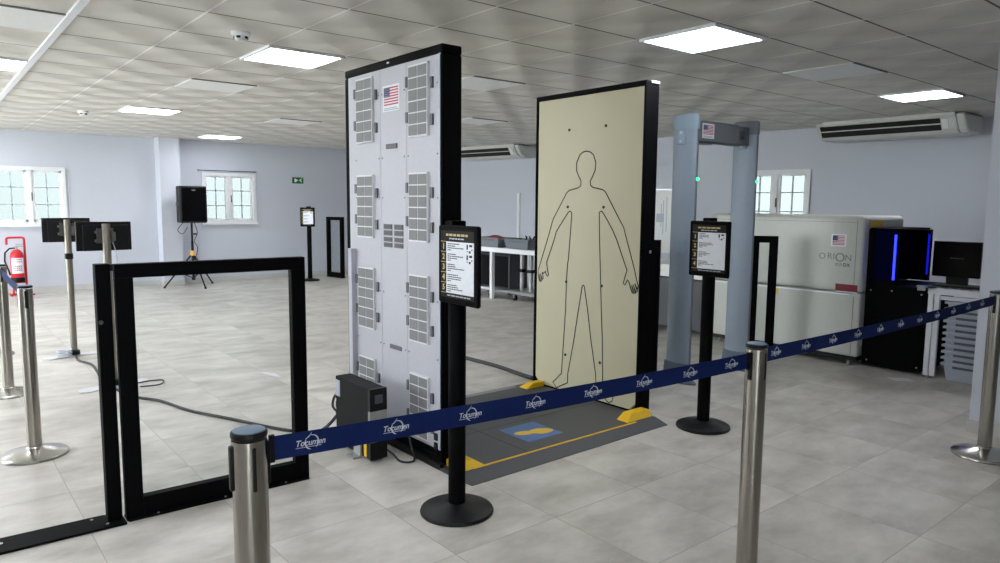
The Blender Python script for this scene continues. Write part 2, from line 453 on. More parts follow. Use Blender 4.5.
def aircon(name, label, loc, rz, W=1.75, D=.62, H=.235):
    """ceiling-hung unit; local x along width (left to right as seen), y toward the wall, z down from 0"""
    t = thing(name, label, 'air conditioner', loc, rz, 'ceiling air conditioners')
    # side profile (y,z)
    prof = [(.0, -.0), (.0, -.035), (.02, -.06), (.105, -.193), (.18, -H), (D, -H), (D, 0)]
    MB().prism(prof, 'x', .10, W-.10).build('ac_body', 'ac', t, local=True, bevel=.012)
    for n, x0, x1 in (('l', 0, .10), ('r', W-.10, W)):
        pr = [(.015, -.012), (.015, -.05), (.04, -.08), (.12, -.19), (.2, -H+.006), (D, -H+.006), (D, -.012)]
        MB().prism(pr, 'x', x0, x1).build('end_cap', 'ac', t, local=True, bevel=.03, seg=4)
    # louvre slots on the sloped front
    a = math.atan2(-.133, .085)
    fm = Matrix.Translation((0, .02, -.06)) @ Matrix.Rotation(a, 4, 'X')
    MB().box(.06, W-.26, .002, .066, -.006, .004, fm).box(.06, W-.26, .082, .158, -.006, .004, fm).build('air_slot', 'ac_dark', t, local=True)
    MB().box(.06, W-.26, .066, .078, -.014, .004, fm).build('louvre', 'ac', t, local=True)
    b = MB()
    for k in range(6): b.box(W-.17+k*.014, W-.166+k*.014, .01, .15, -.008, .004, fm)
    b.box(W-.245, W-.185, .02, .14, -.006, .004, fm)
    b.build('receiver_panel', 'vent', t, local=True)
    return t
aircon('air_conditioner', 'white ceiling air conditioner on the right wall above the x-ray machine', (9.30, 4.79, CZ), -PI/2)
p = right_pt(-4.30, -.60)
aircon('air_conditioner', 'white ceiling air conditioner partly seen between the scanner panels', (p.x, p.y, CZ), WRZ)

# ------------------------------------------------------------------ exit sign, cable trunk, board on walls
t = thing('exit_sign', 'small green emergency exit sign on the back wall', 'exit sign', (5.97, LY, 1.87))
MB().box(5.855, 6.085, LY-.02, LY, 1.868, 1.99).build('sign_plate', 'exit_green', t, bevel=.004)
MB().prism([(5.895, 1.895), (5.895, 1.965), (5.915, 1.965), (5.965, 1.935), (5.965, 1.925), (5.915, 1.895)], 'y', LY-.024, LY-.019).build('arrow_mark', 'paper', t)
MB().prism([(5.985, 1.93), (6.03, 1.965), (6.042, 1.955), (6.03, 1.93), (6.05, 1.90), (6.04, 1.892), (6.015, 1.918)], 'y', LY-.024, LY-.019).lathe([(.012, 0), (.012, .005)], (6.045, LY-.022, 1.968), 10).build('runner_mark', 'paper', t)
p = right_pt(-3.02)
t = thing('cable_duct', 'upright white cable duct on the wall behind the grey trays', 'cable duct', (p.x, p.y, .7), WRZ)
MB().box(-.035, .035, -.03, 0, 0, 1.0).build('duct_cover', 'white_powder', t, local=True, bevel=.004)
MB().box(-.04, .04, -.034, 0, 1.0, 1.012).build('duct_end', 'white', t, local=True)
p = right_pt(-.75)
t = thing('whiteboard', 'white board with faint grey marks on the wall behind the walk-through detector', 'whiteboard', (p.x, p.y, .72), WRZ)
MB().box(0, 1.15, -.02, 0, 0, 1.03).build('board_face', 'white', t, local=True)
b = MB()
for x, z0, z1 in ((.86, .42, .80), (.90, .30, .86), (.96, .34, .92)): b.box(x, x+.015, -.022, -.019, z0, z1)
b.box(.78, .92, -.022, -.019, .5, .64)
b.build('board_marks', 'tray', t, local=True)
b = MB().box(-.015, 1.165, -.025, 0, -.015, 0).box(-.015, 1.165, -.025, 0, 1.03, 1.045).box(-.015, 0, -.025, 0, 0, 1.03).box(1.15, 1.165, -.025, 0, 0, 1.03)
b.build('board_frame', 'rail', t, local=True)
t = thing('wall_conduit', 'thin white conduit on the back wall beside the left window', 'conduit', (1.99, LY, 1.0))
MB().box(1.985, 1.998, LY-.012, LY, 1.0, 1.95).build('conduit_pipe', 'win_white', t)
# curtain rail above window 2
t = thing('curtain_rod', 'thin dark rod fixed above the window beside the speaker', 'rod', (4.55, LY, 2.06))
MB().cyl((4.03, LY-.05, 2.065), (5.12, LY-.05, 2.065), .008, n=8).build('rod', 'dark_grey', t)
MB().box(4.05, 4.07, LY-.055, LY, 2.055, 2.075).box(5.08, 5.1, LY-.055, LY, 2.055, 2.075).build('rod_bracket', 'dark_grey', t)

# ------------------------------------------------------------------ body scanner
XL0, XL1, XR0, XR1 = 2.23, 2.365, 3.93, 4.066
PY0, PY1, PH = 3.225, 4.343, 2.352
bs = thing('body_scanner', 'full-body security scanner of two tall upright panels joined by a dark floor platform', 'body scanner', (3.1, 3.77, 0))
def rim(x0, x1, z0, w_top, w_side, w_bot=.06):
    b = MB()
    b.box(x0, x1, PY0, PY1, PH-w_top, PH).box(x0, x1, PY0, PY0+w_side, z0, PH-w_top).box(x0, x1, PY1-w_side, PY1, z0, PH-w_top)
    b.box(x0, x1, PY0, PY1, z0, z0+w_bot)
    return b
# left panel: its pale service side faces the camera
lp = rim(XL0, XL1, .012, .05, .022).box(XL0+.012, XL1-.012, PY0+.022, PY1-.022, .07, PH-.05).box(XL0-.001, XL0+.02, PY1-.05, PY1-.02, .012, PH-.05).build('service_panel', 'black_matte', bs, bevel=.012, seg=3)
lp['label'] = 'panel turned away, pale grey vented back'
def polybox(b, poly, x0, x1): b.prism(poly, 'x', x0, x1)
bd = MB(); bd.box(XL0+.002, XL0+.02, PY0+.030, 3.587, .10, PH-.052).box(XL0+.002, XL0+.02, 3.590, 3.884, .10, PH-.052).box(XL0+.002, XL0+.02, 3.887, PY1-.048, .10, PH-.052)
bd.build('back_plate', 'panel_white', lp)
MB().box(XL0-.001, XL0+.01, PY0+.018, PY0+.032, .10, PH-.05).build('edge_trim', 'tray', lp)
MB().box(XL1-.014, XL1+.001, PY0+.024, PY1-.024, .10, PH-.05).build('inner_board', 'cream', lp)
gz = [(1.873, 2.272), (1.279, 1.673), (.693, 1.088), (.126, .502)]
for (z0, z1) in gz:
    for (y0, y1) in ((3.350, 3.546), (3.965, 4.170)):
        g = MB()
        g.m(0).box(XL0-.014, XL0+.006, y0, y1, z0, z1)
        g.m(1)
        cw = (y1-y0-.018)/2
        nr = 6; ch = (z1-z0-.012)/nr
        for c in range(2):
            for r in range(nr):
                ya = y0+.006+c*(cw+.006); za = z0+.006+r*ch
                g.box(XL0-.0155, XL0-.012, ya, ya+cw, za+.003, za+ch-.004)
        g.build('vent_grille', ['grille_line', 'grille'], lp)
        for yy in (y0-.032, y1+.028):
            for zz in (z1-.10, z0+.10):
                off = .03 if yy < y0 else 0.
                MB().box(XL0-.010, XL0+.006, yy-.011, yy+.011, zz-.03-off+.015, zz+.03-off+.015).build('latch', 'latch', lp)
for y0, y1 in ((3.755, 3.851), (3.629, 3.726)):
    for z0, z1 in ((1.302, 1.371), (1.230, 1.292)):
        b = MB(); zm = (z0+z1)/2
        for a, c in ((z0, zm-.003), (zm+.003, z1)):
            b.m(0).box(XL0-.003, XL0+.006, y0, y1, a, c)
            b.m(1)
            for k in range(5): b.box(XL0-.0042, XL0-.002, y0+.008+k*.017, y0+.017+k*.017, a+.006, c-.006)
        b.build('port_cover', ['latch', 'dark_grey'], lp)
MB().box(XL0-.003, XL0+.006, 3.690, 3.818, 1.822, 1.852).build('recessed_grip', 'latch', lp, bevel=.003)
MB().box(XL0-.003, XL0+.006, 3.655, 3.79, .605, .632).build('recessed_grip', 'latch', lp, bevel=.003)
MB().box(XL0-.035, XL0+.006, 4.217, 4.266, .10, 1.20).build('cable_cover', 'panel_white', lp, bevel=.004)
for (ya, za) in ((3.27, .21), (3.27, .155)): MB().box(XL0-.006, XL0+.006, ya, ya+.03, za-.06, za-.02).build('catch', 'black', lp)
for z in (1.53, 1.77, 2.15, .95, .62):
    for y in (3.27, 3.57, 3.61, 3.865, 3.905, 4.2):
        MB().cyl((XL0-.001, y, z), (XL0+.006, y, z), .005, n=8).build('screw', 'tray_dark', lp)
def flag(name, parent, o, right, W, H, pad, caption=True, depth=.0015):
    """sticker: white ground, stripes, canton. o = lower-left corner of sticker, right = unit vector, z up"""
    mx = face_mx(o, right)
    b = MB(); fw, fh = W-2*pad, H-2*pad
    cap = .16*H if caption else 0
    b.m(0).box(0, W, 0, H, 0, depth, mx)
    x0, y0 = pad, pad+cap; fh -= cap; sh = fh/13
    for k in range(13):
        if k % 2 == 0: b.m(1).box(x0, x0+fw, y0+k*sh, y0+(k+1)*sh, depth, depth*1.6, mx)
    b.m(2).box(x0, x0+fw*.42, y0+6*sh, y0+fh, depth*1.6, depth*2.2, mx)
    b.m(0)
    for r in range(5):
        for c in range(6):
            xx = x0+fw*.42*(c+.5)/6; yy = y0+6*sh+7*sh*(r+.5)/5; q = fw*.009
            b.box(xx-q, xx+q, yy-q, yy+q, depth*2.2, depth*2.6, mx)
    if caption:
        b.m(3)
        for k in range(2): b.box(pad, pad+fw*(1 if k == 0 else .9), pad*.6+k*cap*.42, pad*.6+k*cap*.42+cap*.16, depth, depth*1.5, mx)
    return b.build(name, ['paper', 'red', 'navy', 'grey_line'], parent)
flag('flag_sticker', lp, (XL0+.001, 3.850, 2.043), (0, -1, 0), .19, .152, .012)
MB().box(XL0-.002, XL0+.002, 3.775, 3.80, PH-.03, PH-.02).build('maker_badge', 'white', lp)

# right panel: cream board with a body outline
rp = rim(XR0-.006, XR1, .012, .03, .018, .009).box(XR0+.014, XR1-.004, PY0+.018, PY1-.018, .09, PH-.03).build('imaging_panel', 'black_matte', bs, bevel=.012, seg=3)
rp['label'] = 'panel with cream board bearing a black body outline'
ya, yb = PY0+.017, PY1-.034; z0, z1 = .022, PH-.04; ch = .055
pb = MB(); pb.prism([(ya+ch, z0), (yb-ch, z0), (yb, z0+ch), (yb, z1), (ya, z1), (ya, z0+ch)], 'x', XR0-.004, XR0+.02)
pb.build('cream_board', 'cream', rp)
MB().box(XR0-.008, XR1+.004, PY0+.06, PY1-.06, .0115, .024).build('foot_rail', 'black_matte', rp)
MB().box(XR0+.05, XR1+.003, PY0-.003, PY0+.03, PH-.016, PH+.003).build('corner_highlight', 'rail', rp, bevel=.004)  # pale block drawn as the white highlight on the near top corner
MB().cyl((XR0+.09, PY0-.003, 1.17), (XR0+.09, PY0+.01, 1.17), .012, n=10).build('side_bolt', 'grey_metal', rp)
def board(u, v):  # pixel measured on the photo -> the board's own (y,z)
    d = Fv*CF + Rv*(u-500) + Uv*(281.5-v); s = (XR0-.006)/d.x
    return (XR0-.005, d.y*s, CH + d.z*s)
OUT = [
 [(571.7,430/2.816*0+213.2),(571.3,219.8),(569.8,240),(568.2,259.6),(567.3,265),(566.3,282.3),(565.4,310),(563.5,340),(561.3,373.4),(552.8,382),(556.4,387.7),(567.5,382.7),(567.6,374.1),(573.7,340),(578.3,310),(582.2,286),(583.2,285.2),(584.1,286),(587.5,310),(590.8,340),(595.5,374.1),(595.8,383.4),(598.2,391),(604.7,398.6),(608.3,402.6),(611.8,401.2),(612.8,397.6),(610,391),(603.2,386),(602.5,383),(602.2,340),(601.2,310),(600.3,274.8),(599.5,240),(599.2,212.4),(601,211),(602.5,212.2),(607,219.8),(612.4,230),(616.7,240),(626.9,270.5),(625.4,274.8),(623.2,283.5),(624.8,285),(627.3,279.8),(628.8,281.7),(631,289.8),(632.3,293.3),(633.2,292.6),(631.6,285.4),(633.9,293.9),(635.3,293.6),(633.2,284.6),(636,292.6),(637.2,291.4),(634.8,283.4),(637.6,289.3),(638.3,286.4),(636.6,280.2),(634,268),(626.7,240),(623.6,227.5),(619.5,219.8),(605.3,191.8),(602.5,189.7),(592.6,187.3),(590.4,185.2),(590,181.2),(592.6,176.2),(595.1,169.8),(595.7,162.7),(593.3,154.6),(590.2,152),(586.6,151.1),(583,152),(579.8,154.6),(576.6,162.7),(576.4,170.5),(578.4,175.8),(580.8,180.5),(580.8,185.5),(578.6,187.6),(569.1,190.4),(566.3,193.3),(552.8,219.8),(547.8,238),(541.3,259.6),(539.3,266.1),(538.0,270.2),(538.2,276),(539.2,280.6),(540,281.3),(539.3,274.2),(540.6,282.0),(541.7,281.0),(540.6,273.6),(542.4,279.6),(543.2,278),(542,271.9),(543.4,273.6),(545.2,271.1),(546.5,275.4),(547.6,276.2),(548.4,274.8),(547.7,271.1),(546.4,262.4),(553.6,241.2),(556.2,231.5),(563.4,219.8),(568.4,212),(570.1,211),(571.7,213.2)]]
for poly in OUT:
    MB().tube([board(u, v) for u, v in poly], .0042, 4).build('body_outline', 'text', rp)
for u, v in ((569.3,130),(605.9,125.7),(567.7,207),(603.4,207.2),(566.1,281.8),(601.6,286),(565.2,354.7),(599.7,362.8)):
    x, y, z = board(u, v); MB().cyl((XR0-.008, y, z), (XR0-.001, y, z), .011, n=12).build('marker_dot', 'text', rp)

# floor platform
fp = MB(); fp.box(2.20, 3.965, 3.09, 4.36, .001, .0115); fpo = fp.build('floor_platform', 'mat_grey', bs, bevel=.002)
MB().hull([(2.19, 3.09, .001), (3.965, 3.09, .001), (2.19, 3.09, .0115), (3.965, 3.09, .0115), (2.21, 2.915, .001), (3.905, 2.935, .001), (2.21, 2.915, .003), (3.905, 2.935, .003)]).build('entry_ramp', 'ramp_grey', fpo)
MB().box(2.35, 3.76, 3.082, 3.100, .0105, .0128).build('edge_line', 'yellow', fpo)
MB().box(2.35, 3.72, 4.30, 4.36, .0105, .0128).build('back_edge', 'grey_line', fpo)
MB().box(2.37, 3.92, 3.598, 3.602, .0105, .0121).box(2.37, 3.92, 4.05, 4.054, .0105, .0121).box(2.775, 2.779, 3.11, 4.29, .0105, .0121).build('platform_seams', 'cable', fpo)
st = MB().box(2.893, 3.20, 3.231, 3.532, .011, .0125).build('floor_sticker', 'blue_sticker', fpo)
fpts = []
for k in range(40):
    a = 2*PI*k/40; x = math.cos(a)
    w = .048*(1 if x > 0 else .78)*(1-.38*math.exp(-((x+.12)/.28)**2))
    fpts.append((.14*x, w*math.sin(a)*(1.25 if abs(x) < .9 else 1)))
ca, sa = math.cos(-.30), math.sin(-.30)
MB().prism([(3.056+px*ca-py*sa, 3.364+px*sa+py*ca) for px, py in fpts], 'z', .012, .0135).build('footprint_mark', 'foot_yellow', st)
# yellow brackets at the four panel feet
for x0, x1, tip, y0, y1, s_ in ((3.78, 3.965, 3.695, 3.112, 3.222, 1), (2.255, 2.375, 2.44, 3.085, 3.222, 1), (3.80, 3.925, 3.735, 4.30, 4.20, -1), (2.37, 2.44, 2.52, 4.335, 4.235, -1)):
    ym = y0 + s_*.04; zt = .052
    MB().hull([(tip, y0, .0115), (x1 if tip < x0 else x0, y0, .0115), (tip, y0+s_*.10, .0115), (x0, ym, zt), (x1, ym, zt), (x0, y1, zt), (x1, y1, zt), (x1, y1, .0115), (x0, y1, .0115), (x1, y0, .0115)]).build('foot_bracket', 'yellow', fpo, bevel=.002)
MB().box(XL0-.03, XL0, PY0-.02, PY1, .001, .035).build('base_channel', 'black', fpo)

# ------------------------------------------------------------------ walk-through detector
wt = thing('metal_detector', 'blue-grey walk-through metal detector arch with two oval columns', 'metal detector', (5.36, 3.66, 0))
for cx, cy in ((4.973, 3.654), (5.80, 3.617)):
    ax, by = .045, .120
    c = MB().lathe([(1, .02), (1, 2.13)], (cx, cy, 0), 48, ax, by).build('column', 'gate_blue', wt, smooth=True)
    MB().lathe([(1.06, 2.125), (1.07, 2.13), (1.07, 2.225), (1.0, 2.24), (.9, 2.245)], (cx, cy, 0), 48, ax, by).build('column_cap', 'gate_cap' if cx < 5 else 'gate_dark', c, smooth=True)
    MB().lathe([(1.55, 0), (1.55, .012), (1.3, .03), (1.24, .05), (1.16, .165), (1.02, .17)], (cx, cy, 0), 48, ax, by).build('column_foot', 'gate_foot', c, smooth=True)
    MB().box(cx-.012, cx+.012, cy-by-.002, cy-by+.02, .17, 2.12).build('edge_strip', 'gate_dark', c, bevel=.006)
    MB().lathe([(.004, -.012), (.011, -.006), (.012, 0), (.011, .006), (.004, .012)], (cx, cy-by-.008, 1.715), 12).build('indicator_light', 'green_led', c, smooth=True)
    sc = MB(); sc.box(cx-ax-.008, cx-ax+.012, cy-.03, cy+.05, 2.0, 2.12); sc.build('screw_plate', 'gate_cap', c, bevel=.006)
    for z in (2.025, 2.095): MB().cyl((cx-ax-.014, cy+.01, z), (cx-ax, cy+.01, z), .012, n=12).build('plate_screw', 'tray', sc and c)
MB().box(4.973-.049, 4.973-.03, 3.60, 3.68, 1.10, 1.20).build('info_plate', 'gate_cap', wt, bevel=.003)
cb = MB(); cb.box(5.0, 5.78, 3.56, 3.70, 2.03, 2.19).box(5.03, 5.25, 3.58, 3.68, 2.01, 2.04).box(5.14, 5.64, 3.59, 3.66, 2.19, 2.205)
cbo = cb.build('crossbar', 'gate_dark', wt, bevel=.012)
flag('flag_sticker', cbo, (5.06, 3.5595, 2.055), (1, 0, 0), .165, .12, .012)
MB().box(5.60, 5.68, 3.554, 3.562, 2.07, 2.15).build('display', 'dev_glass', cbo, bevel=.003)
MB().lathe([(.012, 0), (.012, .006)], (5.64, 3.550, 2.09), 12).build('button', 'black', cbo)

# ------------------------------------------------------------------ x-ray machine
OX0, OX1, OY0, OY1, OZ0, OZ1 = 6.76, 7.62, 2.955, 4.60, .09, 1.415
xr = thing('xray_machine', 'large off-white baggage x-ray machine with black entry hood', 'x-ray machine', (7.2, 3.4, 0))
bo = MB(); bo.box(OX0, OX1, OY0, OY1, .70, OZ1); body = bo.build('upper_housing', 'orion_white', xr, bevel=.035, seg=4)
lo = MB(); lo.box(OX0+.012, OX1-.01, OY0+.004, OY1, OZ0, .694); lower = lo.build('lower_housing', 'orion_white', xr, bevel=.02, seg=3)
MB().box(OX0-.004, OX0+.02, OY0+.10, OY1-.02, .672, .684).build('seam_strip', 'white_powder', lower)
MB().box(OX0-.002, OX0+.01, OY0+.062, OY0+.067, .74, 1.38).build('panel_seam', 'grey_line', body)
MB().box(OX0+.008, OX0+.02, OY0+.062, OY0+.067, .11, .66).build('panel_seam', 'grey_line', lower)
MB().box(OX0-.002, OX0+.01, OY0+.07, OY1-.03, 1.355, 1.359).build('panel_seam', 'grey_line', body)
MB().box(OX0+.03, OX1-.05, OY0+.02, OY1-.05, .05, .1).build('plinth', 'black', xr)
for x in (OX0+.07, OX1-.08):
    for y in (OY0+.10, OY1-.12):
        MB().lathe([(.035, 0), (.035, .012), (.012, .016), (.012, .055)], (x, y, 0), 16).build('foot', 'grey_metal', xr)
flag('flag_sticker', body, (OX0-.001, 3.255, 1.125), (0, -1, 0), .142, .118, .014, False)
Y = (0, -1, 0)
def ox(y, z): return Vector((OX0-.0015, y, z))
for chh, yy, sz, zz in (('O', 3.335, .085, 1.025), ('R', 3.262, .085, 1.028), ('I', 3.222, .085, 1.028), ('O', 3.163, .122, 1.018), ('N', 3.085, .085, 1.02)):
    text_obj('logo_lettering', chh, sz, 'silver_text', face_mx(ox(yy, zz), Y), body)
text_obj('model_lettering', '920', .045, 'silver_text', face_mx(ox(3.172, .952), Y), body)
text_obj('model_lettering', 'DX', .045, 'dark_grey', face_mx(ox(3.098, .952), Y), body, bold=.001)
MB().box(OX0-.003, OX0+.014, OY0+.03, OY0+.235, .705, .772).build('red_label', 'maroon', body)
MB().box(OX0-.003, OX0+.014, OY0+.03, OY0+.235, .695, .704).build('label_edge', 'paper', body)
b = MB().m(0).box(OX0+.009, OX0+.014, 3.775, 3.825, .61, .66); b.m(1).prism([(3.785, .618), (3.815, .618), (3.80, .65)], 'x', OX0+.0075, OX0+.009)
b.build('warning_sticker', ['yellow', 'gold'], lower)
MB().box(OX0+.009, OX0+.014, 3.785, 3.81, .668, .69).build('code_label', 'dark_grey', lower)
# end face above the hood, black tunnel hood, lower skirt
b = MB().m(0).box(OX0+.08, OX1-.04, OY0-.012, OY0+.02, 1.30, OZ1-.035).m(1).box(OX0+.11, OX0+.36, OY0-.016, OY0-.010, 1.315, 1.365); b.m(2).box(OX0+.18, OX0+.30, OY0-.018, OY0-.014, 1.322, 1.352)
b.build('end_panel', ['grey_metal', 'yellow', 'amber'], body)
hx0, hx1, hy0, hy1 = 6.86, 7.54, 2.44, 2.955
hm = 2.68
h = MB()
h.box(hx0, hx1, hm, hy1, 1.29, 1.308)                         # roof
h.box(hx1-.02, hx1, hm, hy1, .80, 1.29)                       # far side
h.box(hx0, hx0+.02, hy1-.06, hy1, .80, 1.29).box(hx0, hx0+.02, hm, hm+.02, .80, 1.29)
h.box(hx0, hx0+.02, hm, hy1, .78, .83).box(hx0-.006, hx0+.004, hy0, hm, 1.296, 1.308)
hood = h.build('tunnel_hood', 'black_matte', xr, bevel=.003)
b = MB()
for k in range(7): b.box(hx0+.03+k*.092, hx0+.115+k*.092, hm+.07, hm+.076, .82, 1.285)
b.build('curtain_strips', 'black_matte', hood)
MB().box(hx0+.008, hx0+.012, hm+.02, hy1-.06, .83, 1.29).build('side_screen', 'blue_glow', hood)
MB().box(hx0-.002, hx0+.008, hm+.030, hm+.046, .84, 1.25).build('blue_bar_and_reflection', 'blue_led_and_reflection', hood)
MB().box(hx1-.05, hx1-.045, hm-.02, hm-.004, .86, 1.25).build('blue_bar_and_reflection', 'blue_led_and_reflection', hood)  # glowing bar drawn for the blue reflection in the side guard
MB().box(hx1-.045, hx1-.0, hm-.024, hm+.001, .80, 1.29).build('reflection_backing', 'black_matte', hood)  # dark backing added behind the drawn reflection
MB().box(hx0-.005, hx0+.003, hy0-.01, hm, .86, 1.297).build('side_guard', 'smoke', hood)
sk = MB().box(hx0, hx1, hy0, hy1, .03, .79).build('lower_skirt', 'black_matte', xr, bevel=.006)
b = MB()
for y, z in ((hy0+.03, .73), (hy0+.03, .07), (hy1-.05, .73), (hy1-.05, .07), (hy0+.28, .74)): b.cyl((hx0-.004, y, z), (hx0+.01, y, z), .008, n=10)
b.build('skirt_screw', 'grey_metal', sk)
MB().box(hx0-.004, hx0+.01, hy0+.20, hy0+.26, .40, .425).build('small_label', 'paper', sk)
# dark low conveyor at the machine's far end
cv = thing('infeed_conveyor', 'dark grey conveyor box with white rail left of the x-ray machine', 'conveyor', (7.2, 5.3, 0))
MB().box(6.93, 7.6, 4.66, 6.4, .05, .64).build('side_panel', 'dark_grey', cv, bevel=.01)
MB().box(6.92, 7.6, 4.70, 6.4, .65, .80).build('white_rail', 'white', cv, bevel=.01)
MB().lathe([(.035, 0), (.035, .02), (.02, .03)], (0, 0, 0), 16).build('tmp', 'black', None)
o = bpy.data.objects['tmp']; o.name = 'stop_button'; o.data.name = 'stop_button'
o.data.transform(Matrix.Translation((6.92-7.2, 5.42-5.3, .725)) @ Matrix.Rotation(-PI/2, 4, 'Y')); o.parent = cv
for x in (7.0, 7.5):
    for y in (4.8, 6.2): MB().lathe([(.03, 0), (.03, .012), (.015, .015), (.015, .06)], (x, y, 0), 12).build('foot', 'grey_metal', cv)

# ------------------------------------------------------------------ right roller table, monitor, trays
rt = thing('roller_table', 'white roller table at the outfeed of the x-ray machine, beside the pillar', 'roller table', (7.2, 1.7, 0))
b = MB().box(6.855, 6.895, .8, 2.42, .745, .80).box(7.5, 7.54, .8, 2.42, .745, .80).box(6.895, 7.5, 2.38, 2.42, .745, .80).box(6.895, 7.5, .8, .84, .745, .80)
b.box(6.875, 6.895, .8, 2.42, .70, .735).build('table_frame', 'white_powder', rt, bevel=.003)
b = MB()
for k in range(24): b.cyl((6.9, .9+k*.062, .79), (7.5, .9+k*.062, .79), .022, n=10)
b.build('rollers', 'rail', rt, smooth=True)
for x in (6.875, 7.52):
    for y in (2.395, 2.345, .82): MB().box(x-.018, x+.018, y-.021, y+.021, .02, .745).build('leg', 'white_powder', rt, bevel=.003)
for x in (6.875, 7.52):
    for y in (2.37, .82): MB().lathe([(.025, 0), (.025, .01), (.01, .014), (.01, .03)], (x, y, 0), 12).build('levelling_foot', 'grey_metal', rt)
MB().box(7.2, 7.26, 2.05, 2.11, .35, .75).build('table_motor', 'black', rt)
MB().box(6.815, 6.853, 2.36, 2.50, .80, .815).box(6.835, 6.853, 2.44, 2.50, .77, .80).box(6.815, 6.87, 2.36, 2.415, .80, .815).build('hinge_plate', 'grey_metal', rt)
mo = thing('flat_monitor', 'wide black monitor standing on the white roller table', 'monitor', (7.02, 2.2, .8))
MB().box(6.935, 6.985, 2.06, 2.43, .90, 1.21).build('screen_housing', 'black_gloss', mo, bevel=.008)
MB().box(6.932, 6.936, 2.075, 2.415, .92, 1.195).build('screen', 'black_gloss', mo)
b = MB()
for k in range(5): b.box(6.930, 6.933, 2.19+k*.022, 2.202+k*.022, 1.06, 1.068)
b.build('status_marks', 'dark_grey', mo)
MB().box(6.95, 6.975, 2.15, 2.32, .825, .95).box(6.95, 7.12, 2.08, 2.38, .814, .828).build('monitor_stand', 'black', mo, bevel=.004)
kb = thing('keyboard', 'dark keyboard panel on the roller table under the black monitor', 'keyboard', (6.93, 2.2, .81))
MB().box(6.88, 6.945, 1.95, 2.40, .812, .83).build('keyboard_body', 'black', kb, bevel=.004)
b = MB()
for k in range(20):
    for r in range(3): b.box(6.885+r*.019, 6.9+r*.019, 1.96+k*.0215, 1.976+k*.0215, .83, .835)
b.build('keys', 'dark_grey', kb)

def tray_mb(L=.42, W=.30, H=.12, rim=.018, t=.004):
    b = MB()
    def ring(k, z, g): return [(-L/2*k-g, -W/2*k-g, z), (L/2*k+g, -W/2*k-g, z), (L/2*k+g, W/2*k+g, z), (-L/2*k-g, W/2*k+g, z)]
    rings = [ring(.88, 0, 0), ring(1, H-.006, 0), ring(1, H-.022, rim), ring(1, H, rim), ring(1, H, -t), ring(.88, t, -t)]
    vv = [[b.bm.verts.new(p) for p in r] for r in rings]
    b.bm.faces.new(vv[0][::-1])
    for i in range(len(vv)-1):
        for j in range(4): b.bm.faces.new((vv[i][j], vv[i][(j+1) % 4], vv[i+1][(j+1) % 4], vv[i+1][j]))
    b.bm.faces.new(vv[-1])
    return b
def tray_thing(label, loc, rz, mt='tray', group=None, **k):
    t = thing('security_tray', label, 'tray', loc, rz, group)
    tray_mb(**k).build('tray_shell', mt, t, local=True, bevel=.003)
    L, W, H = k.get('L', .42), k.get('W', .30), k.get('H', .12)
    for s in (-1, 1): MB().box(-L*.32, L*.32, s*(W/2-.006)-.004, s*(W/2-.006)+.004, H-.046, H-.026).build('grip', 'gate_dark', t, local=True)
    return t
ordn = ['bottom', 'second', 'third', 'fourth', 'fifth', 'sixth', 'seventh', 'eighth', 'ninth', 'tenth', 'top']
T0 = None
for k in range(11):
    lab = ('grey tray at the %s of the stack under the roller table' % ordn[k]) if k in (0, 10) else ('grey tray, %s from the bottom of the stack under the roller table' % ordn[k])
    loc = (7.06, 2.06, .0+k*.0535 + (.0 if k == 0 else .0))
    if T0 is None: T0 = tray_thing(lab, loc, PI/2, 'tray', 'grey trays stacked under the roller table', L=.40, W=.40, H=.16)
    else: dup(T0, loc, PI/2, lab, 'grey trays stacked under the roller table')
pb = MB(); pb.lathe([(.06, 0), (.13, .01), (.15, .08), (.13, .17), (.06, .22), (.02, .23)], (7.42, 2.5, 0), 14, 1, 1)
for v in pb.bm.verts: v.co += Vector((random.uniform(-.012, .012), random.uniform(-.012, .012), random.uniform(-.008, .008) if v.co.z > .02 else 0))
pbo = pb.build('plastic_bag', 'beige_strip', None, smooth=True); tag(pbo, 'small white bag on the floor behind the roller table legs', 'bag')
pbo.data.transform(Matrix.Translation((.38, .20, 0)))

# ------------------------------------------------------------------ far roller table with trays
ft = thing('roller_table', 'white framed table carrying grey trays, seen between the scanner panels', 'roller table', (7.3, 8.8, 0))
MB().box(7.0, 7.04, 7.62, 10.1, .745, .815).box(7.66, 7.70, 7.62, 10.1, .745, .815).box(7.04, 7.66, 7.62, 7.66, .745, .815).box(7.04, 7.66, 10.06, 10.1, .745, .815).build('table_frame', 'white_powder', ft, bevel=.003)
MB().box(7.04, 7.66, 7.66, 10.06, .775, .80).build('table_top', 'rail', ft)
for x in (7.02, 7.68):
    for y in (7.66, 8.76, 10.06): MB().box(x-.03, x+.03, y-.03, y+.03, 0, .745).build('leg', 'white_powder', ft, bevel=.004)
MB().box(7.66, 7.69, 7.7, 10.0, .14, .17).box(7.0, 7.03, 8.79, 10.0, .14, .17).build('cross_rail', 'white_powder', ft)
A = tray_thing('grey tray with dark red item on the far table, nearest the scanner sign', (7.22, 8.92, .815), PI/2, 'tray_dark', 'grey trays on the far table', L=.56, W=.36, H=.15)
dup(A, (7.22, 8.22, .815), PI/2, 'long grey tray in the middle of the far white table', 'grey trays on the far table')
dup(A, (7.22, 7.70+.02, .83), PI/2+.05, 'grey tray at the right end of the far table, against the cream board', 'grey trays on the far table') if False else None
b = MB()
for k in range(3): b.tube([(7.15+.03*k, 8.10-.05*k+.02*math.sin(3*q+k), .90+.06*math.sin(1.2*q+k)**2+.01*q) for q in range(8)], .012, 6)
tag(b.build('cable_bundle', 'black'), 'tangle of dark cables lying in the long grey tray', 'cables')
